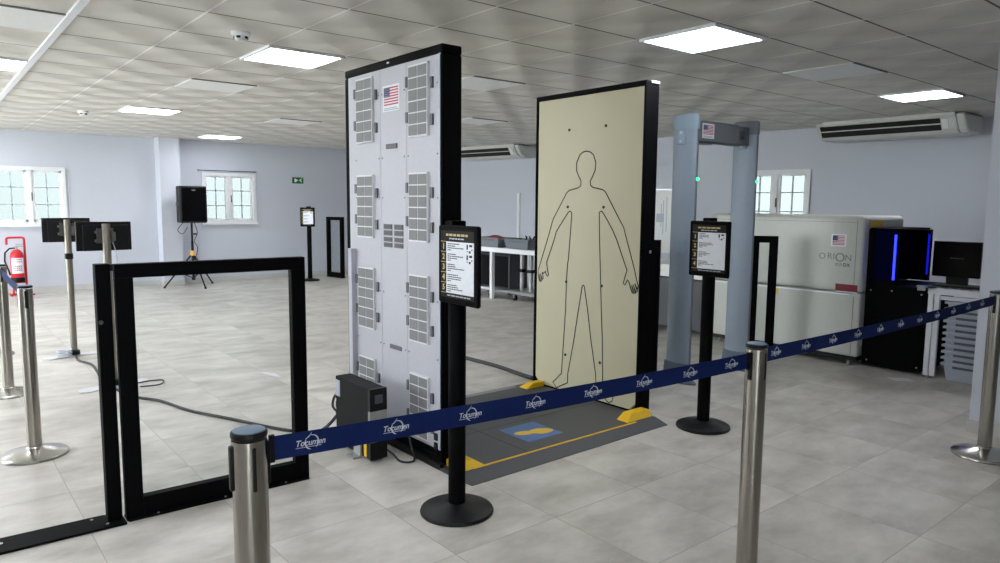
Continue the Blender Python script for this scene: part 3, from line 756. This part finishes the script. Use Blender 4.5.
b = MB(); b.lathe([(.05, 0), (.11, .03), (.10, .09), (.03, .12)], (7.2, 8.9, .88), 12, 1, 1.8)
tag(b.build('red_pouch', 'maroon', None, smooth=True), 'dark red pouch lying in the tray nearest the sign', 'pouch')
tr = thing('trolley', 'low dark trolley on casters under the far white table', 'trolley', (7.3, 8.8, 0))
MB().box(7.1, 7.6, 7.75, 9.6, .11, .15).build('trolley_deck', 'grey_metal', tr, bevel=.004)
for x in (7.15, 7.55):
    for y in (7.85, 8.35, 8.95, 9.5):
        c = MB().cyl((x-.018, y, .045), (x+.018, y, .045), .045, n=16).build('caster', 'black', tr, smooth=True)
        MB().box(x-.03, x+.03, y-.012, y+.012, .045, .112).build('caster_fork', 'grey_metal', c)
t = thing('dark_cabinet', 'dark grey cabinet standing on the trolley under the far table', 'cabinet', (7.35, 9.1, .15))
MB().box(7.2, 7.58, 8.55, 9.58, .152, .70).build('cabinet_body', 'dark_grey', t, bevel=.01)
MB().box(7.192, 7.2, 8.58, 9.55, .18, .67).build('cabinet_door', 'ups', t)
for y, lab in ((8.36, 'leftmost of three grey metal posts under the far white table'), (8.15, 'middle of three grey metal posts under the far white table'), (7.97, 'rightmost of three grey metal posts under the far white table')):
    t = thing('metal_post', lab, 'post', (7.3, y, .15), 0, 'grey posts on the trolley')
    MB().cyl((7.3, y, .152), (7.3, y, .72), .035, n=16).build('post_tube', 'grey_metal', t, smooth=True)
    MB().box(7.255, 7.345, y-.04, y+.04, .44, .49).build('post_clamp', 'black', t)

# ------------------------------------------------------------------ stanchions
def stanchion(label, loc):
    t = thing('barrier_post', label, 'barrier post', loc, 0, 'steel barrier posts')
    MB().lathe([(.172, 0), (.175, .006), (.172, .014), (.16, .022), (.045, .052), (.040, .06)], n=48).build('post_base', 'steel_base', t, local=True, smooth=True)
    MB().lathe([(.0375, .05), (.0375, .99)], n=40).build('post_tube', 'steel', t, local=True, smooth=True)
    MB().lathe([(.0385, .996), (.0392, .999), (.0388, 1.005), (.0365, 1.008)], n=40).build('post_cap', 'black', t, local=True, smooth=True)
    MB().lathe([(.034, 1.007), (.034, 1.0095), (.030, 1.011)], n=32).build('cap_disc', 'cap', t, local=True, smooth=True)
    for k in range(4):
        mx = Matrix.Rotation(k*PI/2, 4, 'Z')
        d = .0435 if k in (0, 2) else .0388
        w = .008 if k in (0, 2) else .005
        MB().box(.030, d, -w, w, .88, .98, mx).build('belt_slot', 'black', t, local=True, bevel=.004)
    return t
front_p, mid_p, right_p = (.53, 1.5, 0), (2.315, 1.362, 0), (4.95, 1.372, 0)
S0 = stanchion('nearest steel barrier post, foreground at bottom left, holding the navy belt', front_p)
S0.rotation_euler.z = -.08
dup(S0, mid_p, 0, 'steel barrier post in the middle joining the two navy belts')
dup(S0, right_p, 0, 'steel barrier post at the right beside the lavender pillar')
dup(S0, (.462, 4.88, 0), PI/2, 'steel barrier post at left with its whole base in view')
dup(S0, (.478, 6.58, 0), PI/2, 'second steel barrier post at the left edge, behind the whole one')
dup(S0, (.50, 8.33, 0), PI/2, 'farthest steel barrier post at the left edge, mostly cut off')

def swirl(b, mx):
    """round emblem of a swooping ring around the lettering"""
    def arc(a0, a1):
        pts = [mx @ Vector((.003+.0155*math.cos(a0+(a1-a0)*k/16), .001+.0165*math.sin(a0+(a1-a0)*k/16), .0012)) for k in range(17)]
        b.tube(pts, [.0007+.0009*math.sin(PI*k/16) for k in range(17)], 4)
    arc(1.7, -.9); arc(4.5, 2.6)
    b.tube([mx @ Vector(p) for p in ((-.012, .010, .0012), (-.006, .013, .0012), (-.001, .018, .0012), (.003, .024, .0012))], [.0003, .0013, .0010, .0003], 4)
def belt(name, label, A, B, z0, z1, first, gap=.216, hh=.055, twist=0):
    A, B = Vector(A), Vector(B); d = (B-A); Ln = d.length; d.normalize(); n = Vector((-d.y, d.x, 0))
    t = thing(name, label, 'barrier belt', (A.x, A.y, 0), 0, 'navy barrier belts')
    b = MB(); K = 24
    def P(s, h): # s along, h height offset
        f = s/Ln; sag = -.008*4*f*(1-f)
        return A + d*s + Vector((0, 0, z0+(z1-z0)*f+sag+h))
    for side in (0,):
        rows = []
        for k in range(K+1):
            s = Ln*k/K
            rows.append([b.bm.verts.new(P(s, 0)-n*.0008), b.bm.verts.new(P(s, -hh)-n*.0008), b.bm.verts.new(P(s, -hh)+n*.0008), b.bm.verts.new(P(s, 0)+n*.0008)])
        for k in range(K):
            for j in range(4): b.bm.faces.new((rows[k][j], rows[k][(j+1) % 4], rows[k+1][(j+1) % 4], rows[k+1][j]))
        b.bm.faces.new(rows[0]); b.bm.faces.new(rows[-1][::-1])
    web = b.build('webbing', 'belt', t)
    s = first; me = None
    while s < Ln-.05:
        c = P(s, -hh/2); slope = (P(s+.05, 0)-P(s-.05, 0)).normalized(); up = Vector((0, 0, 1))
        up = (up - slope*up.dot(slope)).normalized()
        mx = face_mx(c - n*.0008, slope, up)
        if me is None:
            o = text_obj('belt_logo', 'Tocumen', .0200, 'print', Matrix.Identity(4), None, shear=.25, ex=.0004, bold=.0003)
            bb = bmesh.new(); bb.from_mesh(o.data)
            for v in bb.verts: v.co.x *= .92
            q = MB(); q.bm.free(); q.bm = bb; swirl(q, Matrix.Identity(4))
            q.box(-.034, .026, -.0100, -.0089, .0002, .0008)
            for f in bb.faces: f.material_index = 0
            bb.to_mesh(o.data); bb.free(); me = o.data
        else:
            o = bpy.data.objects.new('belt_logo', me); COL.objects.link(o)
        o.parent = web; o.matrix_local = Matrix.Translation(-Vector((A.x, A.y, 0))) @ mx
        s += gap
    for s0 in (0, Ln-.012):
        MB().box(0, .012, -.003, .003, -hh-.004, .004, Matrix.Translation(P(s0, 0)) @ Matrix.Rotation(math.atan2(d.y, d.x), 4, 'Z')).build('belt_end', 'black', t)
    return t
def off(p, q, r): 
    v = (Vector(q)-Vector(p)).normalized()*r; return (p[0]+v.x, p[1]+v.y)
a = off(front_p, mid_p, .042); c = off(mid_p, front_p, .042)
belt('barrier_belt', 'long navy belt with pale lettering crossing the foreground to the middle post', (*a, 0), (*c, 0), .985, .978, .136-.042)
a = off(mid_p, right_p, .042); c = off(right_p, mid_p, .042)
belt('barrier_belt', 'navy belt running from the middle post away to the right post', (*a, 0), (*c, 0), .988, .985, .133-.042, .2245)
belt('barrier_belt', 'short belt seen edge-on between the two posts at the left', (.463, 4.923, 0), (.477, 6.537, 0), .98, .98, .15)

# ------------------------------------------------------------------ instruction signs
def sign(label, loc, rz, rows, seed, face=-.055, dy=0.):
    """board faces local -x"""
    rnd = random.Random(seed)
    t = thing('sign_stand', label, 'sign stand', loc, rz, 'black instruction sign stands'); t['_local'] = 1
    MB().lathe([(.178, 0), (.18, .008), (.176, .018), (.15, .03), (.07, .04), (.055, .05)], n=48).build('stand_base', 'black', t, local=True, smooth=True)
    MB().lathe([(.042, .045), (.042, 1.36), (.036, 1.37)], n=32).build('stand_pole', 'black_matte', t, local=True, smooth=True)
    b = MB(); b.box(face+.012, -.03, -.05, .05, 1.15, 1.30).box(-.05, .03, -.03, .03, 1.36, 1.42); b.build('mount_bracket', 'black_matte', t, local=True, bevel=.006)
    W, z0, z1 = .155, 1.035, 1.40
    x = face
    fr = MB(); fr.box(x-.012, x+.012, -W, W, z0, z1)
    fo = fr.build('sign_frame', 'black_matte', t, local=True, bevel=.02, seg=4)
    fo.modifiers[0].width = .018
    # reading direction as seen facing local +x : left = +y, right = -y
    w = W-.028; xs = x-.0125
    def rect(b, a0, a1, h0, h1, lift): b.box(xs-lift, xs+.002, w-a1*2*w, w-a0*2*w, h0, h1)
    p0, p1 = z0+.03, z1-.025
    hd = p1-.05; ft = p0+.022
    s = MB(); rect(s, 0, 1, p0, p1, .0005); so = s.build('poster', 'poster_black', t, local=True)
    s = MB(); rect(s, .17, 1, ft, hd, .0012); s.build('instruction_sheet', 'paper', so, local=True)
    s = MB(); 
    xx = .16
    while xx < .84:
        l = rnd.uniform(.06, .13); rect(s, xx, min(xx+l, .86), hd+.026, hd+.036, .0012); xx += l+.025
    s.build('title_line', 'gold', so, local=True)
    s = MB(); xx = .26
    while xx < .72:
        l = rnd.uniform(.05, .1); rect(s, xx, min(xx+l, .76), hd+.011, hd+.017, .0012); xx += l+.02
    xx = .2
    while xx < .85:
        l = rnd.uniform(.06, .14); rect(s, xx, min(xx+l, .9), p0+.008, p0+.013, .0012); xx += l+.02
    s.build('small_print', 'tray', so, local=True)
    rh = (hd-ft)/rows
    s = MB()
    for k in range(rows+1): rect(s, 0, .165, hd-k*rh-.0012, hd-k*rh+.0012, .0012)
    s.build('divider_lines', 'gold', so, local=True)
    tl = MB(); pic = MB()
    for k in range(rows):
        zt = hd-k*rh
        o = text_obj('step_number', str(k+1), .036, 'gold', face_mx((xs-.001, w-.085*2*w, zt-rh/2), (0, -1, 0)), None, bold=.001)
        o.parent = so
        for q in range(4):
            xx = .21; end = rnd.uniform(.45, .72) if q else rnd.uniform(.4, .6)
            if q == 3: end = .32
            while xx < end:
                l = rnd.uniform(.02, .06); rect(tl, xx, min(xx+l, end), zt-.012-q*.0095, zt-.0075-q*.0095, .0018); xx += l+.012
        if k < (2 if rows > 4 else 1):
            for (a0, a1, h0, h1) in ((.79, .83, -.03, -.008), (.87, .95, -.018, -.008), (.86, .91, -.046, -.036), (.80, .82, -.042, -.036), (.93, .96, -.034, -.028)):
                rect(pic, a0, a1, zt+h0, zt+h1, .0018)
    tl.build('text_lines', 'text', so, local=True)
    pic.build('pictogram', 'text', so, local=True)
    fo.location.y = dy; so.location.y = dy
    return t
sign('nearest black sign stand, in front of the white scanner back, with five numbered steps', (1.966, 2.716, 0), .0, 5, 3, dy=-.091)
sign('black sign stand right of the cream board, with four numbered steps', (4.066, 2.765, 0), -.02, 4, 5, dy=-.036)
sign('small far black sign stand near the back wall below the exit sign', (5.81, 12.85, 0), .62, 4, 9)

# ------------------------------------------------------------------ black frames
def frame_panel(name, label, loc, rz, W, H=1.212, st=.075, top=.065, bot=.10, D=.05, foot=.09):
    """local: x along the frame, y = thickness"""
    t = thing(name, label, 'barrier', loc, rz, None)
    f = MB().box(0, W, -D/2, D/2, H-top, H).box(0, st, -D/2, D/2, .008, H-top).box(W-st, W, -D/2, D/2, .008, H-top).box(st, W-st, -D/2, D/2, .008, bot)
    f.build('frame', 'black_matte', t, local=True, bevel=.003)
    MB().prism([(0.01, -foot/2), (-.0, -foot/2+.02), (0, foot/2), (W, foot/2), (W, -foot/2+.02), (W-.01, -foot/2)], 'z', 0, .008).build('floor_plate', 'black_matte', t, local=True)
    MB().box(st, W-st, -.003, .003, bot, H-top).build('clear_pane', 'acrylic', t, local=True)
    b = MB()
    for k in (.15, .5, .85): b.cyl((W*k, -foot/2+.012, .006), (W*k, -foot/2+.012, .011), .006, n=8)
    b.build('anchor_bolt', 'grey_metal', t, local=True)
    return t
frame_panel('screen_barrier', 'large square black barrier frame at left standing on the floor', (.683, 3.61, 0), -.028, .90)
frame_panel('screen_barrier', 'narrow black barrier frame between the detector arch and the x-ray machine', (6.31, 3.83, 0), -1.0, .25, st=.080, D=.045)
frame_panel('screen_barrier', 'narrow black barrier frame by the back wall, right of the far sign', (6.44, 13.38, 0), -1.40, .52, st=.075, D=.06)
frame_panel('screen_barrier', 'black barrier frame mostly hidden behind the cream scanner panel', (4.482, 4.272, 0), -1.05, .62, st=.07, D=.05)
t = thing('barrier_end_post', 'black upright post on a long floor plate left of the square frame', 'barrier post', (.64, 3.63, 0))
MB().box(.607, .668, 3.60, 3.66, .01, 1.214).build('upright', 'black_matte', t, bevel=.003)
MB().prism([(-.6, 3.575), (-.6, 3.745), (.60, 3.70), (.675, 3.67), (.675, 3.545)], 'z', 0, .012).build('floor_plate', 'black_matte', t)
b = MB()
for x, y in ((.55, 3.67), (.60, 3.58), (.2, 3.65), (-.2, 3.66)): b.cyl((x, y, .010), (x, y, .015), .007, n=8)
b.build('anchor_bolt', 'grey_metal', t)
MB().cyl((.62, 3.598, .95), (.62, 3.602, .95), .01, n=10).build('plug', 'dark_grey', t)

# ------------------------------------------------------------------ UPS
up = thing('power_unit', 'upright black power backup unit with display leaning by the white scanner back', 'power unit', (2.0, 3.75, 0))
MB().box(1.957, 2.062, 3.575, 3.99, .012, .432).build('unit_case', 'ups', up, bevel=.004)
fb = MB().m(0).box(1.953, 2.066, 3.55, 3.577, .30, .432).m(1).box(1.953, 2.066, 3.55, 3.577, .115, .30).m(0).box(1.953, 2.066, 3.55, 3.577, .012, .115)
fb.build('front_bezel', ['black', 'ups_mid'], up, bevel=.003)
MB().box(1.985, 2.035, 3.547, 3.552, .345, .395).build('display', 'dev_glass', up)
MB().box(1.9535, 1.9575, 3.60, 3.63, .02, .12).build('warning_label', 'yellow', up)
MB().box(1.9535, 1.9575, 3.60, 3.63, .12, .16).build('white_label', 'paper', up)
MB().box(1.954, 1.9575, 3.93, 3.985, .31, .41).build('rating_label', 'tray', up)
MB().box(1.90, 2.12, 3.66, 3.74, 0, .012).box(1.945, 1.957, 3.66, 3.74, .012, .10).build('stand_foot', 'grey_metal', up)
MB().box(1.90, 2.12, 3.90, 3.97, 0, .012).build('stand_foot', 'grey_metal', up)
for z in (.17, .24, .30): MB().box(1.97, 2.03, 3.99, 4.02, z-.02, z+.02).build('socket', 'black', up)
def cable(label, pts, r=.008, mt='cable', name='power_cable', smooth=4):
    P = [Vector(p) for p in pts]; out = []
    for i in range(len(P)-1):
        p0 = P[max(i-1, 0)]; p1 = P[i]; p2 = P[i+1]; p3 = P[min(i+2, len(P)-1)]
        for k in range(smooth):
            t = k/smooth
            out.append(.5*((2*p1)+(-p0+p2)*t+(2*p0-5*p1+4*p2-p3)*t*t+(-p0+3*p1-3*p2+p3)*t**3))
    out.append(P[-1])
    o = MB().tube(out, r, 8).build(name, mt, None, smooth=True)
    return tag(o, label, 'cable')
cable('black cable looped at the foot of the power unit', [(2.064, 3.60, .06), (2.09, 3.53, .03), (2.09, 3.45, .01), (2.13, 3.40, .01), (2.17, 3.42, .02), (2.168, 3.47, .12), (2.19, 3.50, .2)], .006)
cable('short black lead bulging from the back of the power unit', [(2.0, 4.02, .30), (1.99, 4.07, .28), (1.98, 4.08, .21), (2.0, 4.02, .17)], .008)
cable('long black cable trailing across the floor through the square frame', [(1.12, 7.80, .01), (1.10, 7.55, .01), (1.16, 7.30, .01), (1.15, 6.98, .01), (1.12, 6.55, .01), (1.16, 6.12, .01), (1.23, 5.83, .01), (1.334, 5.637, .01), (1.434, 5.234, .01), (1.594, 4.871, .01), (1.727, 4.544, .01), (1.85, 4.32, .01), (1.98, 4.25, .01), (2.0, 4.04, .17)], .011)
cable('thick black floor cable beyond the scanner platform', [(4.03, 5.9, .012), (4.041, 5.454, .012), (4.06, 4.985, .012), (4.03, 4.66, .012), (4.0, 4.42, .02)], .020)

# ------------------------------------------------------------------ monitor stands
def monitor_stand(label, loc, rz):
    t = thing('monitor_stand', label, 'monitor stand', loc, rz, 'monitors on steel poles')
    b = MB(); b.prism([(-.27, -.02), (-.27, -.09), (-.20, -.12), (-.03, -.05), (.03, -.05), (.20, -.04), (.27, .02), (.26, .07), (.2, .08), (.04, .06), (-.04, .06), (-.2, .02)], 'z', 0, .012)
    b.build('stand_base', 'base_white', t, local=True, bevel=.003)
    MB().lathe([(.05, .012), (.05, .05), (.033, .06)], n=20).build('pole_socket', 'black', t, local=True)
    MB().lathe([(.030, .05), (.030, 1.315)], n=24).build('pole', 'pole_steel', t, local=True, smooth=True)
    MB().box(-.033, .033, -.036, .033, .94, .995).build('clamp_knob', 'black', t, local=True, bevel=.006)
    mn = MB(); mn.box(-.20, .20, .06, .085, 1.10, 1.33).box(-.155, .175, .045, .062, 1.10, 1.305); mno = mn.build('monitor', 'black', t, local=True, bevel=.004)
    MB().box(-.06, .06, .03, .046, 1.16, 1.28).box(-.075, -.045, -.02, .05, 1.24, 1.26).box(-.075, -.045, -.02, .05, 1.17, 1.19).box(.03, .06, -.03, .05, 1.18, 1.25).build('mount_plate', 'mount', mno, local=True)
    return t
A = monitor_stand('black monitor on a steel pole, left and farther of the pair', (1.112, 7.86, 0), -.03)
dup(A, (1.165, 6.36, 0), .06, 'black monitor on a steel pole, right and nearer of the pair, behind the frame')
cable('grey coiled cable lying on the farther monitor stand base', [(1.02+.06*math.cos(k*.9), 7.80+.07*math.sin(k*.9), .022+.004*k) for k in range(16)], .008, 'tray')
cable('thin grey cable hanging off the nearer monitor', [(1.21, 6.40, 1.18), (1.235, 6.37, 1.05), (1.225, 6.36, .8), (1.20, 6.36, .55), (1.205, 6.355, .3), (1.22, 6.33, .03)], .004, 'tray')
cable('looped thin cable on the floor right of the nearer monitor base', [(1.22, 6.25, .008), (1.38, 6.33, .008), (1.52, 6.30, .008), (1.46, 6.16, .008), (1.32, 6.18, .008)], .005)

# ------------------------------------------------------------------ speaker
SX, SY = 3.725, 13.05
ss = thing('speaker_stand', 'black tripod speaker stand with amber collar beside the back column', 'speaker stand', (SX, SY, 0))
MB().lathe([(.022, .12), (.022, .8), (.018, .81), (.018, 1.12)], (SX, SY, 0), 16).build('stand_pole', 'black', ss, smooth=True)
MB().lathe([(.04, .55), (.045, .56), (.045, .62), (.03, .64)], (SX, SY, 0), 16).build('collar', 'amber', ss)
MB().lathe([(.03, .12), (.03, .18)], (SX, SY, 0), 16).build('lower_hub', 'black', ss)
MB().cyl((SX+.02, SY-.02, .93), (SX+.07, SY-.05, .93), .015, n=10).build('height_knob', 'black', ss)
for fx, fy in ((SX-.47, SY+.05), (SX+.07, SY-.42), (SX+.42, SY+.33)):
    dx, dy = fx-SX, fy-SY
    lg = MB().cyl((SX+dx*.06, SY+dy*.06, .56), (fx, fy, .015), .013, n=10).build('leg', 'black', ss, smooth=True)
    MB().lathe([(.02, 0), (.02, .03)], (fx, fy, 0), 10).build('rubber_foot', 'black', lg)
    MB().cyl((SX, SY, .15), (SX+dx*.55, SY+dy*.55, .29), .008, n=8).build('brace', 'black', ss)
sp = thing('loudspeaker', 'black loudspeaker cabinet mounted high on the tripod', 'loudspeaker', (SX, SY, 1.12))
MB().prism([(SX-.225, SY-.17), (SX+.225, SY-.17), (SX+.225, SY+.05), (SX+.15, SY+.2), (SX-.15, SY+.2), (SX-.225, SY+.05)], 'z', 1.125, 1.76).build('cabinet', 'black', sp, bevel=.025, seg=3)
MB().box(SX-.2, SX+.2, SY-.182, SY-.16, 1.16, 1.73).build('front_grille', 'black_matte', sp, bevel=.008)
MB().box(SX-.03, SX+.03, SY-.186, SY-.18, 1.675, 1.70).build('badge', 'tray_dark', sp)
for s in (-1, 1): MB().box(SX+s*.226-.006, SX+s*.226+.006, SY-.06, SY+.06, 1.42, 1.47).build('side_handle', 'dark_grey', sp)
cable('thin black speaker lead hanging beside the tripod', [(SX+.06, SY+.06, 1.13), (SX+.10, SY+.03, .95), (SX+.05, SY+.05, .8), (SX+.10, SY+.04, .68), (SX+.06, SY+.05, .5)], .006)
cable('looping black cable behind the speaker by the column', [(SX-.10, SY+.12, 1.13), (SX-.20, SY+.12, 1.0), (SX-.12, SY+.12, .93), (SX-.04, SY+.10, 1.05)], .006)

# ------------------------------------------------------------------ fire extinguisher
EX, EY = 1.185, 13.36
et = thing('extinguisher_stand', 'red tubular floor stand holding the fire extinguisher', 'stand', (EX, EY, 0))
arc = [(EX-.115, EY+.05, .80)] + [(EX-.115+.03*(1-math.cos(a)), EY+.05, .88+.03*math.sin(a)) for a in (0, .5, 1., 1.57)] + [(EX+.115-.03*(1-math.cos(a)), EY+.05, .88+.03*math.sin(a)) for a in (1.57, 1., .5, 0)] + [(EX+.115, EY+.05, .4), (EX+.115, EY+.05, .03)]
MB().tube(arc, .017, 10).build('tube_hoop', 'ext_red', et, smooth=True)
MB().tube([(EX-.06, EY+.05, .03), (EX-.06, EY+.05, .3)], .015, 10).box(EX-.08, EX+.10, EY-.06, EY+.06, .20, .215).build('shelf', 'ext_red', et)
MB().cyl((EX-.10, EY-.1, .018), (EX-.10, EY+.12, .018), .016, n=10).cyl((EX+.19, EY-.1, .018), (EX+.115, EY+.12, .018), .016, n=10).cyl((EX-.10, EY+.05, .018), (EX+.16, EY+.05, .018), .016, n=10).build('stand_feet', 'ext_red', et, smooth=True)
fe = thing('fire_extinguisher', 'red fire extinguisher with white label on its floor stand by the wall', 'fire extinguisher', (EX, EY, .215))
MB().lathe([(.085, .225), (.092, .235), (.092, .63), (.08, .68), (.045, .72), (.03, .73)], (EX, EY-.03, 0), 28).build('cylinder', 'ext_red', fe, smooth=True)
MB().lathe([(.094, .217), (.096, .222), (.096, .29), (.093, .295)], (EX, EY-.03, 0), 28).build('base_ring', 'black', fe, smooth=True)
lb = MB()
n = 10
vs = [[lb.bm.verts.new((EX+.0935*math.sin(-1.0+2.0*k/n), EY-.03-.0935*math.cos(-1.0+2.0*k/n), z)) for k in range(n+1)] for z in (.36, .60)]
for k in range(n): lb.bm.faces.new((vs[0][k], vs[0][k+1], vs[1][k+1], vs[1][k]))
lb.build('label', 'paper', fe)
tb = MB()
for z in (.575, .54, .47, .44, .41):
    for k in range(5):
        a = -.7+.3*k; cxx, cyy = EX+.0945*math.sin(a), EY-.03-.0945*math.cos(a)
        tb.box(-.009, .009, -.001, .001, z-.008, z+.008, Matrix.Translation((cxx, cyy, 0)) @ Matrix.Rotation(a, 4, 'Z'))
tb.build('label_marks', 'red', fe)
MB().lathe([(.02, .73), (.02, .77)], (EX, EY-.03, 0), 12).box(EX-.02, EX+.09, EY-.045, EY-.015, .77, .785).box(EX-.01, EX+.085, EY-.042, EY-.018, .80, .812).build('valve_handle', 'grey_metal', fe)
MB().tube([(EX-.02, EY-.03, .75), (EX-.09, EY-.04, .745), (EX-.15, EY-.04, .68), (EX-.16, EY-.04, .55), (EX-.12, EY-.04, .42), (EX-.10, EY-.05, .33)], .012, 8).build('hose', 'black', fe, smooth=True)

# ------------------------------------------------------------------ paper scraps
tag(MB().prism([(2.27, 6.13), (2.36, 5.98), (2.35, 5.84), (2.30, 5.93)], 'z', .001, .003).build('paper_scrap', 'paper'), 'small white paper scrap on the floor inside the square frame view', 'paper scrap')
tag(MB().prism([(6.50, 2.50), (6.56, 2.59), (6.68, 2.47), (6.62, 2.39)], 'z', .001, .003).build('paper_scrap', 'paper'), 'white paper scrap on the floor before the black x-ray skirt', 'paper scrap')

# ------------------------------------------------------------------ outdoors light through the windows
w = bpy.data.worlds.new('world'); SC.world = w; w.use_nodes = True
nt = w.node_tree; bg = nt.nodes['Background']
tc = N(nt, 'ShaderNodeTexCoord'); sp_ = N(nt, 'ShaderNodeSeparateXYZ'); nt.links.new(tc.outputs['Generated'], sp_.inputs[0])
cr = N(nt, 'ShaderNodeValToRGB'); e = cr.color_ramp.elements
e[0].position = .45; e[0].color = (.88, .90, .87, 1); e[1].position = .56; e[1].color = (.93, .97, 1., 1)
mr = N(nt, 'ShaderNodeMapRange'); mr.inputs['From Min'].default_value = -1; nt.links.new(sp_.outputs[2], mr.inputs['Value'])
nt.links.new(mr.outputs[0], cr.inputs[0]); nt.links.new(cr.outputs[0], bg.inputs['Color'])
bg.inputs['Strength'].default_value = 6.5

vs = SC.view_settings
vs.view_transform = 'Standard'; vs.look = 'None'; vs.gamma = 1; vs.use_curve_mapping = False
vs.exposure = 1.15
SC.cycles.use_denoising = True
SC.cycles.max_bounces = 8
for o in bpy.data.objects:
    if '_local' in o: del o['_local']
